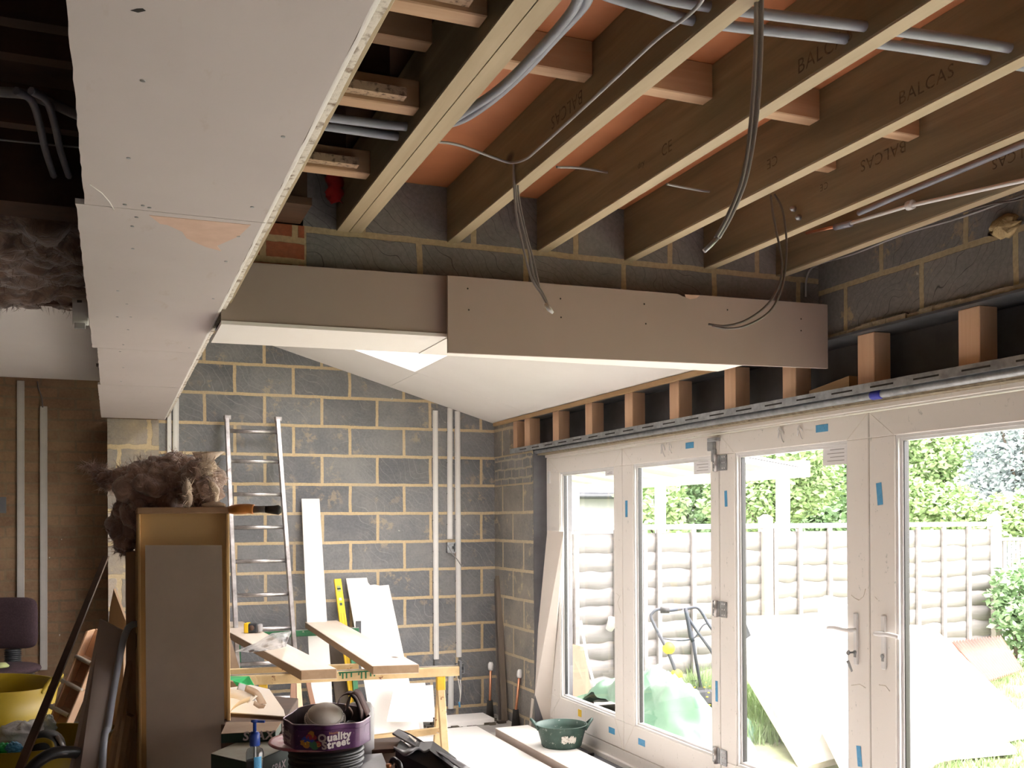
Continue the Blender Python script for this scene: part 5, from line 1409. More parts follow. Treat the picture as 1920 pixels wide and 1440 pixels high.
# ================================================================ TRESTLES AND PLANKS
TZ = .80
def tr_t(py): return (EYE.z - TZ) * FPX / (py - 975.0)
f0, f1 = at(425, 1268, Z=TZ), at(862, 1249, Z=TZ)
tr = thing('trestle', V(((f0.x + f1.x) / 2, (f0.y + f1.y) / 2, 0)), 'rusty yellow and cream steel trestle with green paint drips, near end of the planks', 'trestle')
dx = (f1 - f0); dx.z = 0; dxn = dx.normalized(); nn = V((-dxn.y, dxn.x, 0))
f0 = f0 - dxn * .15
def tp(px, z): # point on the trestle vertical plane at pixel column px
    r = ray(px, 1100); # intersect plane through f0 with normal nn
    t = (f0 - EYE).dot(nn) / V((r.x, r.y, 0)).dot(nn); p = EYE + r * t; p.z = z; return p
obj('top_rail', MB().bar(f0 + V((0, 0, -.025)), f1 + V((0, 0, -.025)), .045, .050), 'cream_paint', tr, .004)
obj('rear_rail', MB().bar(f0 + nn * .27 + V((0, 0, -.022)), f0 + (f1 - f0) * .62 + nn * .27 + V((0, 0, -.022)), .03, .042), 'cream_paint', tr, .003)
obj('rail_lip', MB().bar(f0 + V((0, 0, .002)) + nn * .012, f1 + V((0, 0, .002)) + nn * .012, .02, .006), 'aluminium', tr)
for px in (492, 825):
    p = tp(px, TZ - .05); q_ = tp(px, TZ - .125)
    obj('leg_socket', MB().bar(q_, p, .046, .046, nn), 'yellow_paint', tr, .003)
    for s_ in (1, -1):
        obj('leg', MB().bar(p + V((0, 0, -.07)) + nn * .0, p + nn * s_ * .24 - V((0, 0, p.z - .035)), .040, .040, nn), 'cream_paint', tr, .003)
obj('cross_rail', MB().bar(tp(490, .40), tp(826, .455), .03, .035), 'cream_paint', tr, .003)
obj('cross_rail', MB().bar(tp(380, .60), tp(648, .745) , .012, .03), 'cream_paint', tr) if False else None
m = MB(); rr = random.Random(21)
for px in (636, 641, 648, 657, 671, 676, 684, 693, 700, 706, 713):
    l = rr.uniform(.012, .045); p = tp(px, TZ - .002) - nn * .0245
    m.bar(p, p + V((0, 0, -l)), .008, .002, nn)
m.bar(tp(633, TZ - .004) - nn * .0245, tp(690, TZ - .002) - nn * .0245, .002, .008)
obj('paint_drip', m, 'green_paint', tr)
obj('tie_wire', MB().tube(curve_pts([tp(815, .45) - nn * .03, tp(826, .44) - nn * .035, tp(836, .43) - nn * .02, tp(838, .45) + nn * .02, tp(826, .46) - nn * .03], 24), .002, 5), 'aluminium', tr)
obj('end_plate', MB().bar(f1 + V((0, 0, -.07)), f1 + V((0, 0, .03)), .012, .05, nn), 'steel_dark', tr)
b0_, b1_ = at(430, 1187, Z=.80), at(672, 1177, Z=.80)
tr2 = thing('trestle', V(((b0_.x + b1_.x) / 2, (b0_.y + b1_.y) / 2, 0)), 'green steel trestle under the far ends of the planks', 'trestle')
obj('top_rail', MB().bar(b0_ + V((0, 0, -.022)), b1_ + V((0, 0, -.022)), .045, .045), 'green_paint', tr2, .004)
obj('rail_lip', MB().bar(b0_ + V((0, 0, .002)), b1_ + V((0, 0, .002)), .03, .004), 'aluminium', tr2)
for f in (.06, .94):
    p = b0_ + (b1_ - b0_) * f + V((0, 0, -.045))
    for s_ in (1, -1): obj('leg', MB().bar(p, V((p.x, p.y + (.02 if s_ > 0 else -.26), .002)), .035, .035, (1, 0, 0)), 'green_paint', tr2)
obj('end_plate', MB().bar(b1_ + V((0, 0, -.05)), b1_ + V((0, 0, .05)), .01, .04, (1, 0, 0)), 'steel_dark', tr2)
def plank(px_far, px_near, w_far, w_near, th, lab):
    zt_ = TZ + .006 + th
    F0, F1 = at(px_far[0], px_far[1], Z=zt_), at(px_far[2], px_far[3], Z=zt_)
    N0, N1 = at(px_near[0], px_near[1], Z=zt_), at(px_near[2], px_near[3], Z=zt_)
    o = obj('scaffold_plank', MB().slab([N0, N1, F1, F0], (0, 0, -th)), 'plank', None, .003)
    two_tone(o, 'plank_top_lit')
    return tag(o, lab, 'plank', 'planks laid over the trestles')
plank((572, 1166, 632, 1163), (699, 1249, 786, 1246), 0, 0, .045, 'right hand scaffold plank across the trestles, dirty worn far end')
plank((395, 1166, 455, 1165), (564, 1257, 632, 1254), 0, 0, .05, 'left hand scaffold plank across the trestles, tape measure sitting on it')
# tape measure on the left plank
c = at(474, 1186, Z=TZ + .058)
tm = thing('tape_measure', c, 'yellow and black tape measure sitting on the left plank', 'tape measure')
e, f = RGT, V((0, 0, 1))
def tb(a0, a1, z0, z1, y0=-.03, y1=.03): return [c + e * a + FWD * y + f * z for z in (z0, z1) for a, y in ((a0, y0), (a1, y0), (a1, y1), (a0, y1))]
obj('body', MB().hexa(tb(-.035, .040, 0, .062)), 'dark_plastic', tm, .012, segs=3)
obj('side_grip', MB().hexa(tb(-.052, -.022, .0, .066, -.034, .034)), 'level_yellow', tm, .006, segs=2)
obj('dial', MB().lathe(c + V((0, 0, .034)) - FWD * .031 + e * .0, [(.0, -.002), (.018, 0), (.018, .004), (0, .005)], 14, axis=-FWD), 'brown_band', tm)
obj('case_back', MB().hexa(tb(.034, .062, .004, .058, -.03, .03)), 'cable_grey', tm, .010, segs=2)
# crumpled polythene over the left plank
m = MB(); rows = []
PP = [[(440, 1222), (480, 1205), (510, 1187), (546, 1183)], [(455, 1222), (490, 1210), (520, 1192), (546, 1186)], [(470, 1224), (500, 1216), (525, 1205), (540, 1200)], [(490, 1221), (508, 1219), (524, 1216), (536, 1212)]]
for i in range(10):
    row = []
    for j in range(16):
        a = i / 9 * 3; b = j / 15 * 3; i0, j0 = min(2, int(a)), min(2, int(b)); fa, fb = a - i0, b - j0
        g_ = lambda q, w: PP[q][w]
        x = sum(g_(i0 + u, j0 + w)[0] * (fa if u else 1 - fa) * (fb if w else 1 - fb) for u in (0, 1) for w in (0, 1))
        y = sum(g_(i0 + u, j0 + w)[1] * (fa if u else 1 - fa) * (fb if w else 1 - fb) for u in (0, 1) for w in (0, 1))
        row.append(at(x, y, t=5.35 + .5 * (1 - i / 9) + .10 * noise.noise(V((i * .9, j * .8, 2)))))
    rows.append(row)
m.sheet(rows); tag(obj('polythene', m, 'poly_bag'), 'crumpled clear polythene lying over the left plank', 'plastic sheet')
# pale timber offcuts behind the trestle on the floor
leaner('pale_offcut', [(556, 1278), (564, 1276), (576, 1425), (560, 1425)], .02, 'pine_z', 'narrow pale timber offcut standing below the trestle, left', 'offcut', Ytop=6.75, Ybot=6.5)
leaner('pale_offcut', [(540, 1425), (546, 1272), (555, 1272), (556, 1425)], .02, 'ply', 'pale ply offcut standing among scraps under the trestle', 'offcut', Ytop=6.75, Ybot=6.5)
leaner('pale_offcut', [(574, 1280), (582, 1280), (618, 1430), (606, 1430)], .02, 'ply', 'slanting pale ply offcut right of the ladder foot', 'offcut', Ytop=6.75, Ybot=6.5)
leaner('cardboard_sheet', [(420, 1470), (424, 1200), (432, 1196), (452, 1262), (480, 1470)], .01, 'cardboard', 'brown board leaning up to the left plank beside the cupboard', 'board', Ytop=6.1, Ybot=5.8)
# ================================================================ FOREGROUND: CUPBOARD, WOOL, BRUSH
TC = 3.2
def cp(px, py, back=0.0, t=TC): return at(px, py, t=t) + V((0, back, 0))
def down(p, z=0.0): return V((p.x, p.y, z))
cb_o = thing('cupboard', down(cp(344, 960)), 'tall narrow yellowish board cupboard with a pale top, piled with insulation', 'cupboard')
A, B = cp(262, 965, .015), cp(425, 965, .015)
D = .42
def vbox(m, p, q, z0, z1, y0, y1):
    """box between two plan points p,q (facing the camera plane), from depth y0 to y1"""
    a, b = down(p), down(q)
    return m.hexa([V((a.x, a.y + y0, z0)), V((b.x, b.y + y0, z0)), V((b.x, b.y + y1, z0)), V((a.x, a.y + y1, z0)), V((a.x, a.y + y0, z1)), V((b.x, b.y + y0, z1)), V((b.x, b.y + y1, z1)), V((a.x, a.y + y1, z1))])
zt0, zt1 = cp(344, 963).z, cp(344, 951).z
obj('top_board', vbox(MB(), cp(257, 960), cp(430, 960), zt0, zt1, 0, D + .03), 'pine_x', cb_o, .003)
obj('front_panel', vbox(MB(), A, B, 0.02, zt0, .012, .030), 'mdf', cb_o)
obj('side_panel', vbox(MB(), cp(424, 965, .0), cp(430, 965, .0), 0.0, zt0, .0, D), 'mdf', cb_o, .002)
obj('side_panel', vbox(MB(), cp(258, 965, .0), cp(263, 965, .0), 0.0, zt0, .004, D), 'mdf', cb_o, .002)
obj('back_panel', vbox(MB(), A, B, 0.02, zt0, D - .015, D), 'mdf', cb_o)
P = [cp(272, 1022), cp(415, 1022)]
la, lb = cp(272, 1022, -.006), cp(415, 1022, -.006)
o = obj('leaning_board', MB().slab([la, lb, V((lb.x + .002, lb.y - .10, 0.001)), V((la.x - .002, la.y - .10, 0.001))], (0, -.012, 0)), 'faded_board')
tag(o, 'brownish grey board leaning flat against the front of the cupboard', 'board')
a, b = cp(235, 1438, -.20), cp(390, 1430, -.20)
o = obj('leaning_board', MB().slab([a, b, V((b.x, b.y - .12, 0.001)), V((a.x, a.y - .12, 0.001))], (0, -.012, 0)), 'plasterboard')
tag(o, 'pale board whose top edge just shows at the bottom in front of the cupboard', 'board')
o = obj('dark_post', MB().box(*(lambda p, q: (p.x, q.x, p.y + .16, p.y + .30, 0, 1.50))(cp(237, 1040), cp(256, 1040))), 'brown_timber')
tag(o, 'dark brown post standing just left of the cupboard under the insulation', 'post')

# wool pile over the cupboard
def WP(px, py, rpx, rpy, t, rd=None):
    c = at(px, py, t=t); k = t / FPX
    return (c.x, c.y, c.z, rpx * k, (rd or rpx) * k, rpy * k)
wl = [WP(300, 910, 58, 46, 3.42, 60), WP(345, 905, 60, 40, 3.45, 70), WP(375, 900, 34, 40, 3.34, 40), WP(268, 915, 45, 42, 3.40, 50), WP(330, 880, 55, 26, 3.5, 60),
      WP(255, 955, 36, 40, 3.46, 40), WP(236, 990, 28, 45, 3.48, 38), WP(232, 1015, 20, 24, 3.46, 30), WP(385, 920, 22, 28, 3.30, 30)]
wo = thing('insulation_pile', at(330, 945, t=3.4), 'large torn lump of brown mineral wool drooping over the cupboard top', 'insulation')
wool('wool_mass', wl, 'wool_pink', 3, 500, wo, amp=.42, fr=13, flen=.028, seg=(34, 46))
wool('pale_lobe', [WP(396, 925, 12, 26, 3.28, 22), WP(352, 925, 9, 22, 3.22, 16), WP(384, 880, 20, 14, 3.3, 22)], 'wool_pale', 8, 260, wo, amp=.5, fr=18, flen=.02, seg=(24, 30))
rows = []
for i in range(20):
    u = i / 19
    xa, ya = 360 + 60 * u, 848 - 2 * u; xb, yb = 375 + 42 * u, 880 - 31 * u
    rows.append([at(xa + (xb - xa) * v_, ya + (yb - ya) * v_ + 1.5 * noise.noise(V((i * .8, v_ * 5, 1))), t=3.5 + .05 * v_) for v_ in [q_ / 6 for q_ in range(7)]])
obj('loose_flap', MB().sheet(rows, FWD * .012), 'wool_pale', wo)
tw = wool('insulation_tuft', [WP(208, 895, 24, 10, 3.62, 14), WP(190, 884, 16, 7, 3.62, 10), WP(215, 912, 22, 10, 3.6, 16), WP(172, 874, 12, 3.5, 3.62, 6), WP(228, 890, 20, 14, 3.58, 16)], 'wool_pink', 14, 260, None, 'ragged tuft of insulation sticking out left of the big lump', 'insulation', amp=.5, fr=18, flen=.03, seg=(20, 28))
# clay lump and brush
c = cp(403, 950, .03)
m = MB(); rows = []
for i in range(11):
    th = PI * i / 10
    rows.append([c + V((.038 * math.sin(th) * math.cos(ph) * (1 + .25 * noise.noise(V((i, ph, 3)))), .02 * math.sin(th) * math.sin(ph), .004 + .012 * math.cos(th) * (1 + .3 * noise.noise(V((i * .7, ph * 2, 5)))))) for ph in [2 * PI * k / 16 for k in range(17)]])
m.sheet(rows)
tag(obj('mortar_lump', m, 'cardboard'), 'small brown crumbly lump on the cupboard top next to the brush', 'lump')
bt = 3.18
br = thing('paint_brush', at(475, 955, t=bt), 'paint brush with orange wooden handle and dark bristles poking right from the cupboard top', 'brush')
hp = [at(415, 958, t=bt + .1), at(432, 956, t=bt + .04), at(445, 955, t=bt), at(465, 954, t=bt), at(476, 955, t=bt)]
m = MB().tube(curve_pts(hp, 16), [.006 + .011 * math.sin(min(1, k / 12) * PI * .62) for k in range(len(curve_pts(hp, 16)))], 10)
obj('handle', m, 'brush_orange', br)
obj('ferrule', MB().tube([at(474, 955, t=bt), at(488, 955, t=bt), at(498, 955, t=bt)], [.0125, .011, .012], 10), 'cable_dark', br)
obj('bristles', MB().tube([at(496, 955, t=bt), at(512, 956, t=bt), at(522, 956, t=bt), at(527, 956, t=bt)], [.011, .014, .0165, .010], 10), 'bristle', br)

# ================================================================ BENCH WITH CLUTTER (bench top lies just under the frame)
BT = .86
bench = thing('workbench', (1.25, 2.75, 0), 'grey timber bench carrying the sweet tin and screw boxes at the bottom of the photo', 'bench')
q0, q1, q2, q3 = at(400, 1440, t=2.45), at(900, 1440, t=2.45), at(900, 1440, t=2.96), at(425, 1440, t=2.96)
pts = [V((p.x, p.y, BT)) for p in (q0, q1, q2, q3)]
obj('top', MB().prism(pts, (0, 0, -.03)), 'brown_timber', bench)
ctr = sum(pts, V()) / 4
for p in pts:
    p = p + (ctr - p) * .1
    obj('leg', MB().bar((p.x, p.y, 0), (p.x, p.y, BT - .03), .06, .06, (0, 1, 0)), 'brown_timber', bench)
# --- coil drum
dc = at(612, 1415, t=2.80); dc.z = BT
zt = at(612, 1412, t=2.69).z - .004
H = zt - BT
prof = [(0, .001), (.104, .001)]
nr = 7
for k in range(nr * 6 + 1):
    z = .004 + (H - .006) * k / (nr * 6)
    prof.append((.100 + .006 * abs(math.sin(PI * k / 6)), z))
prof += [(.09, H), (0, H)]
tag(obj('ribbed_coil', MB().lathe(dc, prof, 48), 'black_rubber'), 'glossy black ribbed coil standing under the purple sweet tin', 'coil')
lc = at(592, 1400, t=2.84); lc.z = zt
tag(obj('tin_lid', MB().lathe(lc, [(0, .001), (.128, .001), (.132, .004), (.130, .010), (.122, .007), (0, .007)], 48), 'pink_lid'), 'pinkish red round lid lying under the purple tin, sticking out left', 'lid')
# --- the tin
tcn = at(614, 1380, t=2.80); tcn.z = zt + .011
zr = at(614, 1357, t=2.69).z - tcn.z
def octo(a):
    a8 = (a + .2) % (PI / 4) - PI / 8
    return (1.0 / math.cos(a8)) * .955
def crump(a, z): return 1 + .012 * math.sin(3 * a + 1) * z + .018 * math.sin(7 * a) * z
TRAD = .117
def tin_pt(a, z, off=0.0):
    # a measured from the direction facing the camera, towards the right
    r_ = TRAD * octo(a + 2.0) * crump(a, z / zr) + off
    return tcn + (RGT * math.sin(a) - FWD * math.cos(a)) * r_ + V((0, 0, z))
tin = thing('sweet_tin', tcn, 'battered purple sweet tin with white lettering, holding straps and a white dust mask', 'tin')
SEG = 72
def rimz(a): return zr + .006 * math.sin(2 * a + .4) - .010 * max(0, math.cos(a - 1.0)) + .012 * max(0, -math.cos(a + .3))
rows = []
for k in range(8):
    rows.append([tin_pt(2 * PI * j / SEG, rimz(2 * PI * j / SEG) * k / 7) for j in range(SEG + 1)])
obj('body', MB().sheet(rows), 'tin_purple', tin)
rows = [[tin_pt(2 * PI * j / SEG, rimz(2 * PI * j / SEG) * k / 5 + .0005, -.002) for j in range(SEG + 1)] for k in range(5, -1, -1)]
obj('lining', MB().sheet(rows), 'tin_inside', tin)
obj('rim', MB().tube([tin_pt(2 * PI * j / SEG, rimz(2 * PI * j / SEG)) for j in range(SEG + 1)], .0018, 6, False), 'tin_rim', tin)
obj('seam', MB().tube([tin_pt(2 * PI * j / SEG, rimz(2 * PI * j / SEG) - .014, .0004) for j in range(SEG + 1)], .0011, 5, False), 'tin_purple', tin)
obj('bottom', MB().lathe(tcn + V((0, 0, .0)), [(0, 0), (.10, 0), (.112, .001), (.10, .002), (0, .002)], 40), 'tin_inside', tin)
def tin_text(txt, a0, z0, size, mat, off, slope_=0.0, sh=0.0, bold=0.0):
    def mp(x, y): return tin_pt(a0 + x / TRAD, z0 + y + x * slope_, off)
    lettering('lettering', txt, size, mp, mat, tin, sh, bold)
tin_text('Quality', .36, zr * .50, .0285, 'print_white', .0022, .05, .0, .0012)
tin_text('Street', .39, zr * .24, .0285, 'print_white', .0022, .10, .0, .0012)
tin_text('Nestlé', .33, zr * .66, .009, 'print_orange', .0022)
tin_text('Quality', -1.12, zr * .50, .024, 'print_white', .0022, -.05, .0, .0006)
tin_text('Street', -1.12, zr * .24, .024, 'print_white', .0022, -.02, .0, .0006)
rr = random.Random(2)
for a0, z0, mt, sr in ((-.20, .64, 'print_orange', .009), (-.17, .55, 'print_orange', .007), (-.25, .50, 'print_red', .011), (-.14, .50, 'print_red', .009), (-.35, .41, 'print_blue', .010), (-.26, .42, 'print_blue', .010), (-.18, .38, 'print_blue', .008),
                       (-.40, .28, 'print_orange', .010), (-.30, .27, 'level_yellow', .008), (-.32, .20, 'print_orange', .011), (-.16, .23, 'print_green', .013), (-.12, .14, 'print_green', .010), (-.03, .28, 'print_red', .008), (-.02, .22, 'print_orange', .007)):
    n_ = 10; ph = rr.uniform(0, 6)
    m = MB(); base = m.add([tin_pt(a0 + sr * (1 + .25 * math.sin(3 * q_ + ph)) * math.cos(2 * PI * q_ / n_) / TRAD, zr * z0 + sr * .8 * math.sin(2 * PI * q_ / n_), .0026) for q_ in range(n_)])
    m.face(range(n_)); obj('sweet_print', m, mt, tin)
# contents
mc = tcn + RGT * -.008 + FWD * .005 + V((0, 0, .052))
ax = (V((0, 0, 1)) - FWD * .55 + RGT * .15).normalized()
dm = thing('dust_mask', mc, 'off white dust mask cup with rows of holes sitting in the tin', 'mask')
obj('cup', MB().lathe(mc, [(.056, -.02), (.058, 0), (.055, .012), (.050, .026), (.040, .040), (.022, .050), (0, .053)], 28, axis=ax), 'dirty_white', dm)
A_ = ax.orthogonal().normalized(); B_ = ax.cross(A_)
obj('rib', MB().tube([mc + ax * .014 + (A_ * math.cos(2 * PI * k / 32) + B_ * math.sin(2 * PI * k / 32)) * .056 for k in range(33)], .002, 6, False).tube([mc + ax * .030 + (A_ * math.cos(2 * PI * k / 32) + B_ * math.sin(2 * PI * k / 32)) * .0485 for k in range(33)], .0015, 6, False), 'dirty_white', dm)
m = MB()
for row_, (h_, r_) in enumerate(((.004, .0585), (-.006, .0585), (.021, .0535))):
    for k in range(44):
        a = 2 * PI * k / 44; d = A_ * math.cos(a) + B_ * math.sin(a)
        m.lathe(mc + ax * h_ + d * (r_ - .0006), [(.0016, 0), (.0014, .0012)], 6, axis=d)
hl = obj('vent_hole', m, 'black_mark', dm); hl['kind'] = 'stuff'
sp_ = tcn + V((0, 0, .04))
for k, (pp, wd, mt, lab) in enumerate((
    ([(650, 1330), (655, 1308), (662, 1298), (672, 1302), (682, 1322), (690, 1340)], .034, 'brown_strap', 'wide dark brown strap looped up out of the back of the tin'),
    ([(634, 1320), (640, 1306), (655, 1300), (668, 1312), (676, 1335), (680, 1350)], .026, 'brown_strap', 'dark brown strap curling over the right side of the tin'),
    ([(645, 1322), (655, 1330), (660, 1342), (652, 1356), (645, 1362)], .010, 'brown_band', 'thin brown strap loop inside the tin right of the mask'))):
    rows = []
    for P_ in curve_pts([at(a, b, t=2.80 + .03 * k) for a, b in pp], 30):
        rows.append([P_ - FWD * wd, P_ + FWD * wd])
    tag(obj('leather_strap', MB().sheet(rows, V((.002, 0, .003))), mt), lab, 'strap', 'straps in the tin')
m = MB(); rr = random.Random(6)
for k in range(12):
    a = rr.uniform(0, 2 * PI); r_ = rr.uniform(.03, .085); p = tcn + V((math.cos(a) * r_, math.sin(a) * r_, .015)); p2 = tcn + V((math.cos(a + 1.3) * r_, math.sin(a + 1.3) * r_, .04 + rr.uniform(0, .012)))
    m.tube(curve_pts([p, (p + p2) / 2 + V((0, 0, .022)), p2], 8), .006, 6)
tag(obj('dark_cords', m, 'black_case'), 'tangle of black cord lying in the bottom of the tin', 'cord', kind='stuff')
c = at(676, 1318, t=2.98)
tag(obj('plastic_cup', MB().lathe(V((c.x, c.y, zt - .02)), [(.030, 0), (.038, .05), (.041, c.z - zt + .02), (.034, c.z - zt + .03), (0, c.z - zt + .034)], 24), 'pvc_conduit'), 'pale dusty rounded pot standing behind the right side of the tin', 'pot') if False else None
m = MB(); c.z = BT; 
tag(obj('pale_roll', MB().lathe(c, [(0, 0), (.036, 0), (.040, .05), (.040, at(676, 1322, t=2.98).z - BT - .01), (.030, at(676, 1322, t=2.98).z - BT + .006), (0, at(676, 1322, t=2.98).z - BT + .008)], 24), 'cable_grey'), 'pale grey roll standing behind the right side of the tin', 'roll')

# --- screw boxes
def wbox(name, corners, z0, z1, lab, cat, mat, topmat=None, txt=None, grp=None):
    P_ = [V((p.x, p.y, z0)) for p in corners]
    t_ = thing(name, sum(P_, V()) / 4, lab, cat, grp)
    obj('carton', MB().prism(P_, (0, 0, z1 - z0)), mat, t_, .002)
    if topmat: obj('lid', MB().prism([V((p.x, p.y, z1)) for p in corners], (0, 0, .0015)), topmat, t_)
    if txt:
        for (i0, i1, s_, fx_, fz_, sz) in txt:
            a, b = P_[i0], P_[i1]; d = (b - a).normalized(); n = V((d.y, -d.x, 0))
            def mp(x, y, a=a, b=b, d=d, n=n, fx_=fx_, fz_=fz_): return a + (b - a) * fx_ + d * x + n * .0015 + V((0, 0, (z1 - z0) * fz_ + y))
            lettering('lettering', s_, sz, mp, 'print_white', t_, .15, .001)
    return t_
tb0 = 2.86
c0, c1, c2, c3 = at(432, 1440, t=2.75), at(545, 1440, t=3.02), at(520, 1440, t=3.2), at(405, 1440, t=2.95)
z1 = at(432, 1411, t=2.75).z
wbox('screw_box', (at(395, 1440, t=2.83), at(470, 1440, t=2.72), at(560, 1440, t=2.97), at(485, 1440, t=3.1)), BT + .001, at(470, 1426, t=2.75).z, 'dark green screw carton with pale open lid, lowest of the pair behind the pump bottle', 'box', 'box_green', 'box_pale', [(1, 2, 'SPAX', .55, .45, .030)], 'green screw boxes')
zl = at(470, 1426, t=2.75).z + .003
zc = at(480, 1372, t=2.98).z
wbox('screw_box', (at(415, 1440, t=2.95), at(517, 1440, t=2.98), at(528, 1440, t=3.12), at(425, 1440, t=3.12)), zl + .0, zc, 'dark green screw carton standing on the lower one, large white letters on its front', 'box', 'box_green', 'cardboard', [(0, 1, 'SPAX', .68, .62, .036)], 'green screw boxes')
# bench-back stack under plasterboard scraps
s0 = [at(a, 1440, t=t_) for a, t_ in ((415, 3.14), (530, 3.14), (560, 3.6), (415, 3.75))]
zs = at(480, 1344, t=3.2).z
wbox('old_crate', s0, 0.002, zs - .012, 'dark crate carrying the torn plasterboard pieces behind the screw boxes', 'crate', 'old_wood')
tz = zs
Pq = [at(424, 1335, Z=tz), at(535, 1343, Z=tz), at(532, 1331, Z=tz), at(505, 1292, Z=tz), at(470, 1284, Z=tz), at(424, 1290, Z=tz)]
t_ = thing('plasterboard_scrap', Pq[0], 'white plasterboard scrap with a red brown broken edge, piled behind the pump bottle', 'plasterboard')
obj('face', MB().prism([p for p in Pq], (0, 0, -.003)), 'plasterboard_white', t_); obj('core', MB().prism([p + V((0, 0, -.003)) for p in Pq], (0, 0, -.010)), 'brown_band', t_)
def strip(pp, t0, wd, mat, name, lab, cat, tw=.0):
    C_ = curve_pts([at(a, b, t=t0 + c) for a, b, c in pp], 24); rows = []
    for i, P_ in enumerate(C_):
        ang = tw * i / len(C_); w = (RGT * math.sin(ang) + (V((0, 0, .55)) + FWD * .8) * math.cos(ang)).normalized() * wd
        rows.append([P_ - w, P_ + w])
    return tag(obj(name, MB().sheet(rows, V((0, 0, .0012))), mat), lab, cat)
strip([(460, 1290, 0), (480, 1300, 0), (490, 1316, 0), (493, 1324, 0)], 3.42, .014, 'cardboard', 'torn_card', 'curled torn brown card lying over the plasterboard scraps', 'card', 1.0)
strip([(424, 1300, 0), (445, 1302, 0), (462, 1308, 0), (475, 1312, 0)], 3.40, .020, 'dirty_white', 'paper_strip', 'grubby white paper strip on the scraps beside the cupboard', 'paper', .6)
strip([(470, 1310, 0), (450, 1318, 0), (435, 1330, 0), (428, 1345, 0), (423, 1360, 0)], 3.30, .012, 'dirty_white', 'paper_strip', 'paper strip hanging down in front of the scraps at the cupboard edge', 'paper', .4)
strip([(476, 1318, 0), (486, 1324, 0), (496, 1326, 0)], 3.35, .010, 'cardboard', 'torn_card', 'small folded piece of brown card at the right of the scraps', 'card', .2)
strip([(445, 1290, 0), (462, 1296, 0), (472, 1304, 0), (480, 1310, 0)], 3.5, .025, 'cable_grey', 'torn_card', 'greyish torn card sheet under the green card', 'card', .3)
Pg = [at(424, 1268, t=3.9), at(467, 1268, t=3.9), at(479, 1290, t=3.85), at(444, 1286, t=3.85), at(436, 1276, t=3.85), at(424, 1274, t=3.85)]
tag(obj('green_card', MB().prism(Pg, FWD * .004), 'card_green'), 'bright green card standing behind the plasterboard scraps', 'card')
# support for the green card
tag(obj('grey_offcut', MB().prism([at(424, 1275, t=3.93), at(480, 1290, t=3.93), V((*at(500, 1345, t=3.93).xy, .031)), V((*at(424, 1345, t=3.93).xy, .031))], FWD * .01), 'cardboard'), 'brown board offcut behind the scraps, holding the green card up', 'board')
# --- pump bottle
pb = at(478, 1440, t=2.58); pb.z = BT + .001
kz = lambda py: at(478, py, t=2.58).z - pb.z
bo = thing('pump_bottle', pb, 'clear pump bottle with a blue plastic pump head, half full', 'bottle')
z_s, z_c0, z_c1, z_st, z_h = kz(1402), kz(1397), kz(1373), kz(1360), kz(1352)
obj('bottle', MB().lathe(pb, [(0, .001), (.021, .001), (.0225, .004), (.0225, z_s - .012), (.019, z_s - .003), (.012, z_s), (.011, z_c0)], 28), 'clear_plastic', bo)
obj('liquid', MB().lathe(pb, [(0, .003), (.0205, .003), (.0205, kz(1425)), (0, kz(1425))], 24), 'slate', bo)
obj('label', MB().sheet([[pb + (RGT * math.sin(a) - FWD * math.cos(a)) * .0229 + V((0, 0, z)) for a in [.15 + k * .1 for k in range(10)]] for z in (.01, kz(1416))]), 'blue_tape', bo)
obj('dip_tube', MB().tube([pb + V((0, 0, .008)), pb + V((0, 0, z_c0))], .0032, 8), 'dirty_white', bo)
obj('cap', MB().lathe(pb, [(.0125, z_c0 - .001), (.0135, z_c0), (.0135, z_c0 + (z_c1 - z_c0) * .75), (.0110, z_c1), (0.004, z_c1 + .003)], 22), 'blue_plastic', bo)
obj('pump_head', MB().lathe(pb, [(.0045, z_c1), (.0045, z_h - .004), (.0095, z_h - .002), (.0095, z_h + .003), (0, z_h + .004)], 14).bar(pb + V((0, 0, z_h)), pb + V((0, 0, z_h - .001)) + RGT * .026, .008, .006, (0, 0, 1)), 'blue_plastic', bo)

# --- black folder / case at right
CT = 3.0
def k_(a, b, t=CT): return at(a, b, t=t)
cs = thing('open_case', k_(800, 1440), 'creased open black plastic folder case lying with flaps up at the bottom of the photo', 'case')
obj('spine', MB().slab([k_(735, 1374, 3.05), k_(746, 1366, 3.12), k_(809, 1400, 2.98), k_(797, 1410, 2.92)], (0, 0, -.006)), 'grey_case', cs, .002)
obj('spine_slot', MB().slab([k_(765, 1380, 3.035), k_(768, 1378.5, 3.05), k_(781, 1389, 3.0), k_(778, 1391, 2.985)], (0, 0, .002)), 'dirty_white', cs)
rows = []
for i in range(14):
    u = i / 13
    ta = 3.14 - .42 * u
    a = k_(748 + 135 * u, 1367 + 72 * u - 5 * math.sin(u * 9) * (u < .6) * .5, ta); b = k_(808 + 60 * u, 1400 + 44 * u, 2.98 - .36 * u)
    rows.append([a + (b - a) * v_ + V((0, 0, .003 * noise.noise(V((i * .5, v_ * 3, 2))))) for v_ in (0, .25, .5, .75, 1)])
obj('right_flap', MB().sheet(rows, V((0, 0, -.003))), 'grey_case', cs)
rows = []
lp = curve_pts([k_(738, 1401, 2.9), k_(748, 1409, 2.86), k_(758, 1416, 2.84), k_(770, 1412, 2.84), k_(782, 1404, 2.86), k_(795, 1409, 2.86), k_(806, 1405, 2.86)], 30)
up2 = curve_pts([k_(738, 1401, 3.1), k_(752, 1398, 3.1), k_(762, 1396, 3.1), k_(775, 1397, 3.08), k_(785, 1399, 3.05), k_(797, 1404, 3.0), k_(806, 1403, 2.96)], 30)
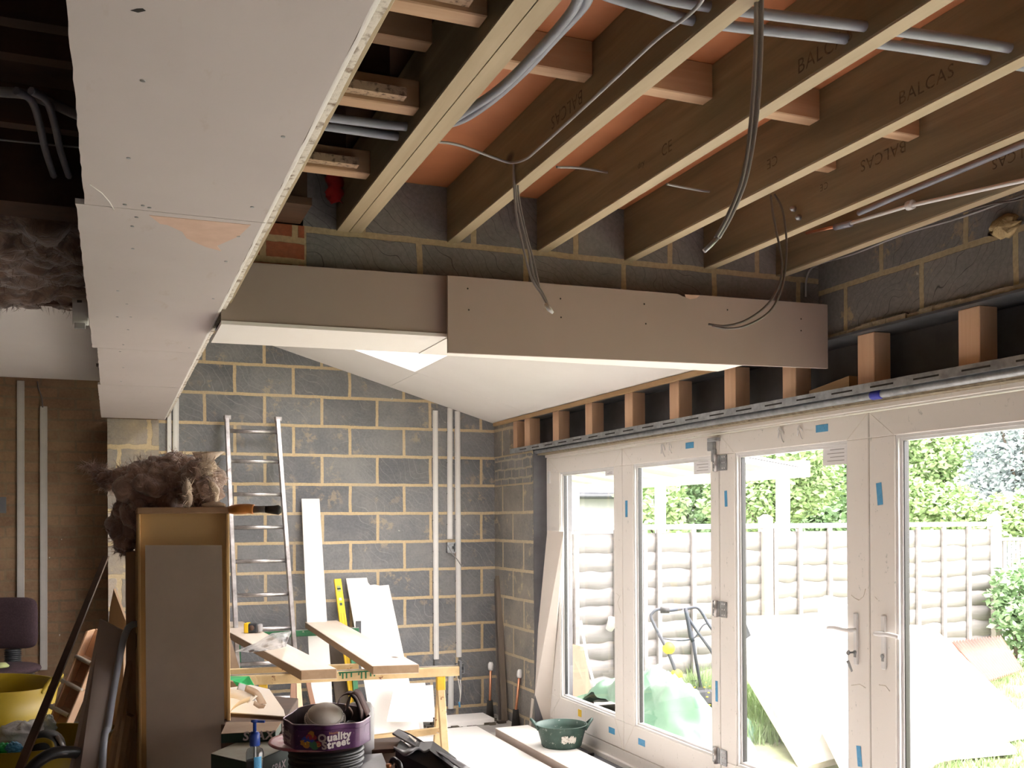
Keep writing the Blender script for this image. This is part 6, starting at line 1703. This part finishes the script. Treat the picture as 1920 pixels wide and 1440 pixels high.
obj('left_flap', MB().sheet([[a, (a + b) / 2 + V((0, 0, .003)), b] for a, b in zip(lp, up2)], V((0, 0, -.003))), 'grey_case', cs)
body = [k_(742, 1404, 2.93), k_(760, 1418, 2.87), k_(782, 1408, 2.88), k_(806, 1407, 2.88), k_(850, 1440, 2.78), k_(870, 1500, 2.78), k_(740, 1500, 2.9)]
for p in body[-2:]: p.z = BT + .002
obj('body', MB().prism(body, FWD * .12 - V((0, 0, .0))), 'black_case', cs)
tag(obj('handled_tool', MB().tube(curve_pts([k_(733, 1432, 2.72), k_(738, 1424, 2.72), k_(748, 1432, 2.70), k_(752, 1446, 2.70)], 14), .008, 8), 'black_rubber'), 'black curved tool handle left of the open case', 'tool')
c = k_(729, 1438, 2.70)
tag(obj('copper_fitting', MB().lathe(V((c.x, c.y, BT)), [(.006, 0), (.006, c.z - BT), (.008, c.z - BT), (.008, c.z - BT + .008), (0, c.z - BT + .009)], 14), 'copper'), 'small copper coloured fitting upright between the grey sheet and the case', 'fitting')
# card lid and grey sheet between tin and case
P = [at(684, 1408, t=2.95), at(738, 1405, t=3.0), at(732, 1396, t=3.15), at(703, 1390, t=3.25), at(690, 1398, t=3.1)]
zz = P[0].z
P = [at(a, b, Z=zz) for a, b in ((682, 1407), (738, 1404), (760, 1390), (704, 1392), (692, 1398))]
tag(obj('box_lid', MB().prism(P, (0, 0, -.012)), 'brown_band'), 'flat brown lid edge between the tin and the open case', 'lid')
m = MB().box(*(lambda p, q: (min(p.x, q.x), max(p.x, q.x), min(p.y, q.y), max(p.y, q.y), .032, zz - .013))(at(700, 1440, t=3.02), at(745, 1440, t=3.2)))
tag(obj('brown_box', m, 'old_wood'), 'dark box carrying the flat brown lid', 'box')
P = [at(668, 1416, t=2.86), at(716, 1412, t=2.9), at(730, 1446, t=2.78), at(660, 1446, t=2.72)]
tag(obj('grey_sheet', MB().slab(P, (0, .006, -.002)), 'grey_case'), 'creased grey plastic sheet sloping right of the ribbed coil', 'sheet')

# ================================================================ LEFT CLUTTER
# office chair
ch = thing('office_chair', V((*at(28, 1265, t=6.8).xy, 0)), 'purple brown fabric office chair with ribbed back support, by the old brick wall', 'chair')
CHT = 6.8
cc = at(22, 1168, t=CHT)
m = MB(); rows = []
kk = CHT / FPX
for i in range(15):
    th = -PI / 2 + PI * i / 14
    row = []
    for j in range(33):
        ph = 2 * PI * j / 32
        ex = lambda v_, p_: math.copysign(abs(v_) ** p_, v_)
        x = ex(math.cos(th), .45) * ex(math.cos(ph), .35) * 49 * kk; z = ex(math.cos(th), .45) * ex(math.sin(ph), .35) * 48 * kk; y = math.sin(th) * .035 + .03 * (x / .18) ** 2 * 0
        row.append(cc + RGT * x + V((0, 0, z)) - FWD * y)
    rows.append(row)
obj('backrest', m.sheet(rows), 'chair_fabric', ch)
c = at(24, 1217, t=CHT); c2 = at(24, 1243, t=CHT)
m = MB().tube([c, c2], .045, 12)
hh = c.z - c2.z
for k in range(7): m.lathe(V((c.x, c.y, c2.z + hh * k / 7)), [(.045, 0), (.056, hh / 14), (.045, hh / 7.5)], 18)
obj('ribbed_support', m, 'dark_plastic', ch)
sc_ = at(12, 1255, t=CHT - .25)
m = MB(); rows = []
for i in range(13):
    th = -PI / 2 + PI * i / 12
    rows.append([sc_ + RGT * (math.cos(th) ** .5 * math.cos(ph) * .21) + FWD * (math.cos(th) ** .5 * math.sin(ph) * .21) + V((0, 0, math.sin(th) * .035)) for ph in [2 * PI * j / 32 for j in range(33)]])
obj('seat', m.sheet(rows), 'chair_fabric', ch)
obj('seat_plate', MB().lathe(sc_ + V((0, 0, -.06)), [(.15, 0), (.17, .02), (.14, .03)], 20), 'black_case', ch)
obj('gas_column', MB().tube([sc_ + V((0, 0, -.05)), V((sc_.x, sc_.y, .1))], .022, 10), 'aluminium', ch)
for k in range(5):
    a = 2 * PI * k / 5; e_ = V((sc_.x + .28 * math.cos(a), sc_.y + .28 * math.sin(a), .07))
    bl_ = obj('base_leg', MB().tube([V((sc_.x, sc_.y, .1)), e_], [.025, .016], 8), 'black_case', ch)
    obj('castor', MB().lathe(e_ + V((0, -.012, -.035)), [(.034, 0), (.034, .024)], 12, axis=(0, 1, 0)), 'black_rubber', bl_)
c = at(2, 1260, t=CHT - .38)
tag(obj('pale_cloth', MB().lathe(V((c.x, c.y, sc_.z + .030)), [(0, 0), (.045, .002), (.05, .012), (.03, .03), (0, .034)], 16), 'pale_green'), 'pale green cloth lump on the office chair seat', 'cloth')
# low dark table holding tubs
LT = .58
lt = thing('low_table', (-1.0, 4.3, 0), 'dark low table mostly below the photo, carrying the yellow tubs', 'table')
tbp = [at(a, 1440, t=t_) for a, t_ in ((-190, 3.0), (165, 3.0), (150, 4.6), (-190, 4.6))]
tbp = [V((p.x, p.y, LT)) for p in tbp]
obj('top', MB().prism(tbp, (0, 0, -.03)), 'old_wood', lt)
for p in tbp:
    obj('leg', MB().bar((p.x, p.y, 0), (p.x, p.y, LT - .03), .05, .05, (0, 1, 0)), 'old_wood', lt)
def yellow_tub(c, r, h, lab, hx=None, tilt=0.0):
    t_ = thing('yellow_tub', c, lab, 'tub', 'yellow rubber tubs')
    ax = (V((0, 0, 1)) + RGT * tilt).normalized()
    obj('bowl', MB().lathe(c, [(0, .002), (r * .78, .002), (r * .82, .02), (r * .92, h * .6), (r, h), (r * .97, h), (r * .88, h * .6), (r * .78, .03), (0, .02)], 40, axis=ax), 'yellow_tub', t_)
    for sg in (1, -1):
        e = RGT * sg; p0 = c + ax * h + e * r * .97
        obj('handle', MB().tube(curve_pts([p0 - FWD * .07 - e * .012 + ax * -.03, p0 - FWD * .05 + e * .012 + ax * .012, p0 + e * .035 + ax * .030, p0 + FWD * .05 + e * .012 + ax * .012, p0 + FWD * .07 - e * .012 - ax * .03], 24), .010, 8), 'yellow_tub', t_)
    return t_
ty = 4.2
c = at(-18, 1370, t=ty); c.z = LT + .001
yr = (92 + 18) * ty / FPX; yh = at(0, 1299, t=ty - yr).z - LT
yellow_tub(c, yr, yh, 'bright yellow rubber tub at the left edge below the office chair', tilt=.06)
c = at(60, 1440, t=3.25); c.z = LT + .001
yellow_tub(c, .23, at(60, 1412, t=3.03).z - LT, 'yellow rubber tub at the bottom left corner, full of plastic bags and tools')
# plastic bags
def bagheap(px, py, rx, ry, t, mat, lab, seed, name='plastic_bag', extra=.35):
    k = t / FPX; c_ = at(px, py, t=t); rows = []
    for i in range(25):
        th = PI * i / 24
        row = []
        for j in range(37):
            ph = 2 * PI * (j % 36) / 36
            d = V((math.sin(th) * math.cos(ph), math.sin(th) * math.sin(ph), math.cos(th)))
            f = 1 + extra * (abs(noise.noise(d * 2.3 + V((seed, 0, 0)))) * 1.5 - .3) + .12 * noise.noise(d * 7 + V((0, seed, 0)))
            row.append(c_ + RGT * d.x * rx * k * f + FWD * d.y * rx * k * f + V((0, 0, d.z * ry * k * f)))
        rows.append(row)
    return tag(obj(name, MB().sheet(rows), mat), lab, 'bag')
bagheap(40, 1385, 48, 30, 3.25, 'poly_bag', 'crumpled grey clear plastic bag in the bottom left tub', 3)
bagheap(88, 1362, 16, 20, 3.3, 'poly_bag_green', 'greenish clear plastic bag standing up beside the wooden rack', 6)
bagheap(8, 1408, 20, 13, 3.1, 'card_green', 'green plastic wrapper in the bottom left tub', 8, 'wrapper')
bagheap(26, 1402, 14, 10, 3.08, 'blue_tape', 'blue and white plastic wrapper in the bottom left tub', 9, 'wrapper')
# tool with yellow guard
tg = thing('power_tool', at(85, 1400, t=3.1), 'grey and black power tool with a yellow hooped guard in the bottom left tub', 'tool')
obj('hoop', MB().tube(curve_pts([at(58, 1396, t=3.05), at(68, 1390, t=3.05), at(84, 1388, t=3.05), at(96, 1394, t=3.05), at(100, 1408, t=3.05)], 24), .0075, 8), 'yellow_tub', tg)
obj('motor_case', MB().lathe(at(84, 1402, t=3.12), [(0, -.04), (.05, -.035), (.055, 0), (.05, .035), (0, .04)], 20, axis=-FWD), 'dark_plastic', tg)
obj('chrome_bar', MB().tube([at(106, 1380, t=3.1), at(122, 1403, t=3.1)], .007, 8), 'aluminium', tg)
tag(obj('black_hose', MB().tube(curve_pts([at(50, 1450, t=2.9), at(72, 1428, t=2.9), at(98, 1413, t=2.92), at(125, 1410, t=2.95), at(150, 1415, t=3.0), at(170, 1440, t=3.05)], 30), .018, 12), 'black_rubber'), 'thick black hose arching across the bottom left tub', 'hose')
# wooden rack with rounded slats, leaning
rk = thing('wooden_rack', at(120, 1300, t=3.6), 'leaning open wooden rack with pale rounded slats, left of the grey board', 'rack')
def rp(px, py, dt=0.0): return at(px, py, t=3.75 - (py - 1180) * .0012 + dt)
L0, L1 = rp(165, 1183), rp(82, 1380); R0, R1 = rp(190, 1195), rp(110, 1382)
fw = FWD * .07
obj('back_panel', MB().slab([L0 + fw, L1 + fw, R1 + fw + RGT * .0, R0 + fw], FWD * .008), 'pine_z', rk)
obj('side_rail', MB().slab([R0, R1, R1 + fw, R0 + fw], RGT * .008), 'pine_z', rk, .002)
obj('side_rail', MB().slab([L0, L1, L1 + fw, L0 + fw], -RGT * .008), 'pine_z', rk, .002)
for a, b, c_, d_ in ((141, 1231, 169, 1244), (115, 1276, 152, 1295), (90, 1323, 127, 1342)):
    pa, pb = at(a, b, t=rp(a, b).dot(FWD)), at(c_, d_, t=rp(c_, d_).dot(FWD))
    obj('slat', MB().tube([pa + FWD * .004, pb + FWD * .004], .0085, 10), 'dirty_white', rk)
    obj('shelf', MB().slab([pa, pb, pb + fw, pa + fw], V((0, 0, -.006))), 'pine_x', rk)
# lath, boards, pipe, timbers leaning beside the cupboard
def lean2(name, quad, t0, t1, th, mat, lab, cat, bevel=0.0):
    """quad px: top-left, top-right, bottom-right, bottom-left; extended down to the floor"""
    (ax_, ay_), (bx_, by_), (cx_, cy_), (dx_, dy_) = quad
    P_ = [at(ax_, ay_, t=t0), at(bx_, by_, t=t0), at(cx_, cy_, t=t1), at(dx_, dy_, t=t1)]
    def ext(p, q):
        d = q - p
        k = p.z / -d.z if d.z < -1e-3 else 1
        r = p + d * k; r.z = .002; return r
    P_ = [P_[0], P_[1], ext(P_[1], P_[2]), ext(P_[0], P_[3])]
    return tag(obj(name, MB().slab(P_, FWD * th), mat, None, bevel), lab, cat)
lean2('wooden_lath', ((193, 1043), (203, 1043), (44, 1440), (28, 1440)), 3.75, 2.95, .012, 'old_wood', 'thin dark wooden lath leaning diagonally across the dark room corner', 'lath')
lean2('grey_board', ((187, 1161), (229, 1182), (184, 1440), (130, 1440)), 3.35, 2.95, .012, 'plasterboard_brown', 'grey plasterboard strip with slanted top leaning left of the cupboard', 'board')
lean2('brown_timber', ((246, 1188), (254, 1190), (214, 1440), (201, 1440)), 3.42, 3.10, .03, 'brown_timber', 'brown timber leaning between the grey pipe and the cupboard', 'timber')
lean2('brown_timber', ((236, 1340), (246, 1345), (233, 1440), (221, 1440)), 3.30, 3.18, .03, 'brown_timber', 'short brown timber with its top just left of the cupboard foot', 'timber')
tri = [(213, 1104), (240, 1176), (232, 1186), (203, 1172), (206, 1140)]
P_ = [at(a, b, t=3.75) for a, b in tri[:3]] + [at(225, 1470, t=3.6), at(190, 1470, t=3.6)] + [at(a, b, t=3.75) for a, b in tri[3:]]
P_[3].z = P_[4].z = .3; P_ = P_[:3] + [V((P_[3].x, P_[3].y, .002)), V((P_[4].x, P_[4].y, .002))] + P_[5:]
tag(obj('pointed_board', MB().prism(P_, FWD * .02), 'brown_timber'), 'brown board cut to a point, leaning behind the grey strip', 'board')
tag(obj('curved_pipe', MB().tube(curve_pts([at(256, 1170, t=3.36), at(247, 1172, t=3.32), at(238, 1182, t=3.28), at(228, 1215, t=3.22), at(214, 1290, t=3.12), at(203, 1360, t=3.02), at(192, 1440, t=2.94), V((*at(176, 1500, t=2.80).xy, .1))], 50), .011, 10), 'grey_pipe'), 'grey plastic pipe curving down beside the cupboard', 'pipe')
c = at(246, 1345, t=3.5)
tag(obj('red_crate', MB().slab([at(232, 1336, t=3.5), at(262, 1328, t=3.55), at(262, 1375, t=3.5), at(246, 1372, t=3.45)], FWD * .05).bar(at(250, 1372, t=3.52) + FWD * .03, V((*at(250, 1372, t=3.52).xy, 0)) + FWD * .03, .04, .04, (0, 1, 0)), 'red_plastic'), 'dark red plastic edge showing between timbers and the cupboard', 'crate')
o = obj('dark_box', MB().box(*(lambda p, q: (p.x, q.x, p.y, p.y + .4, 0, p.z))(at(105, 1392, t=3.75), at(160, 1392, t=3.75))), 'black_case')
tag(o, 'dark box on the floor behind the grey strip, bottom left', 'box')
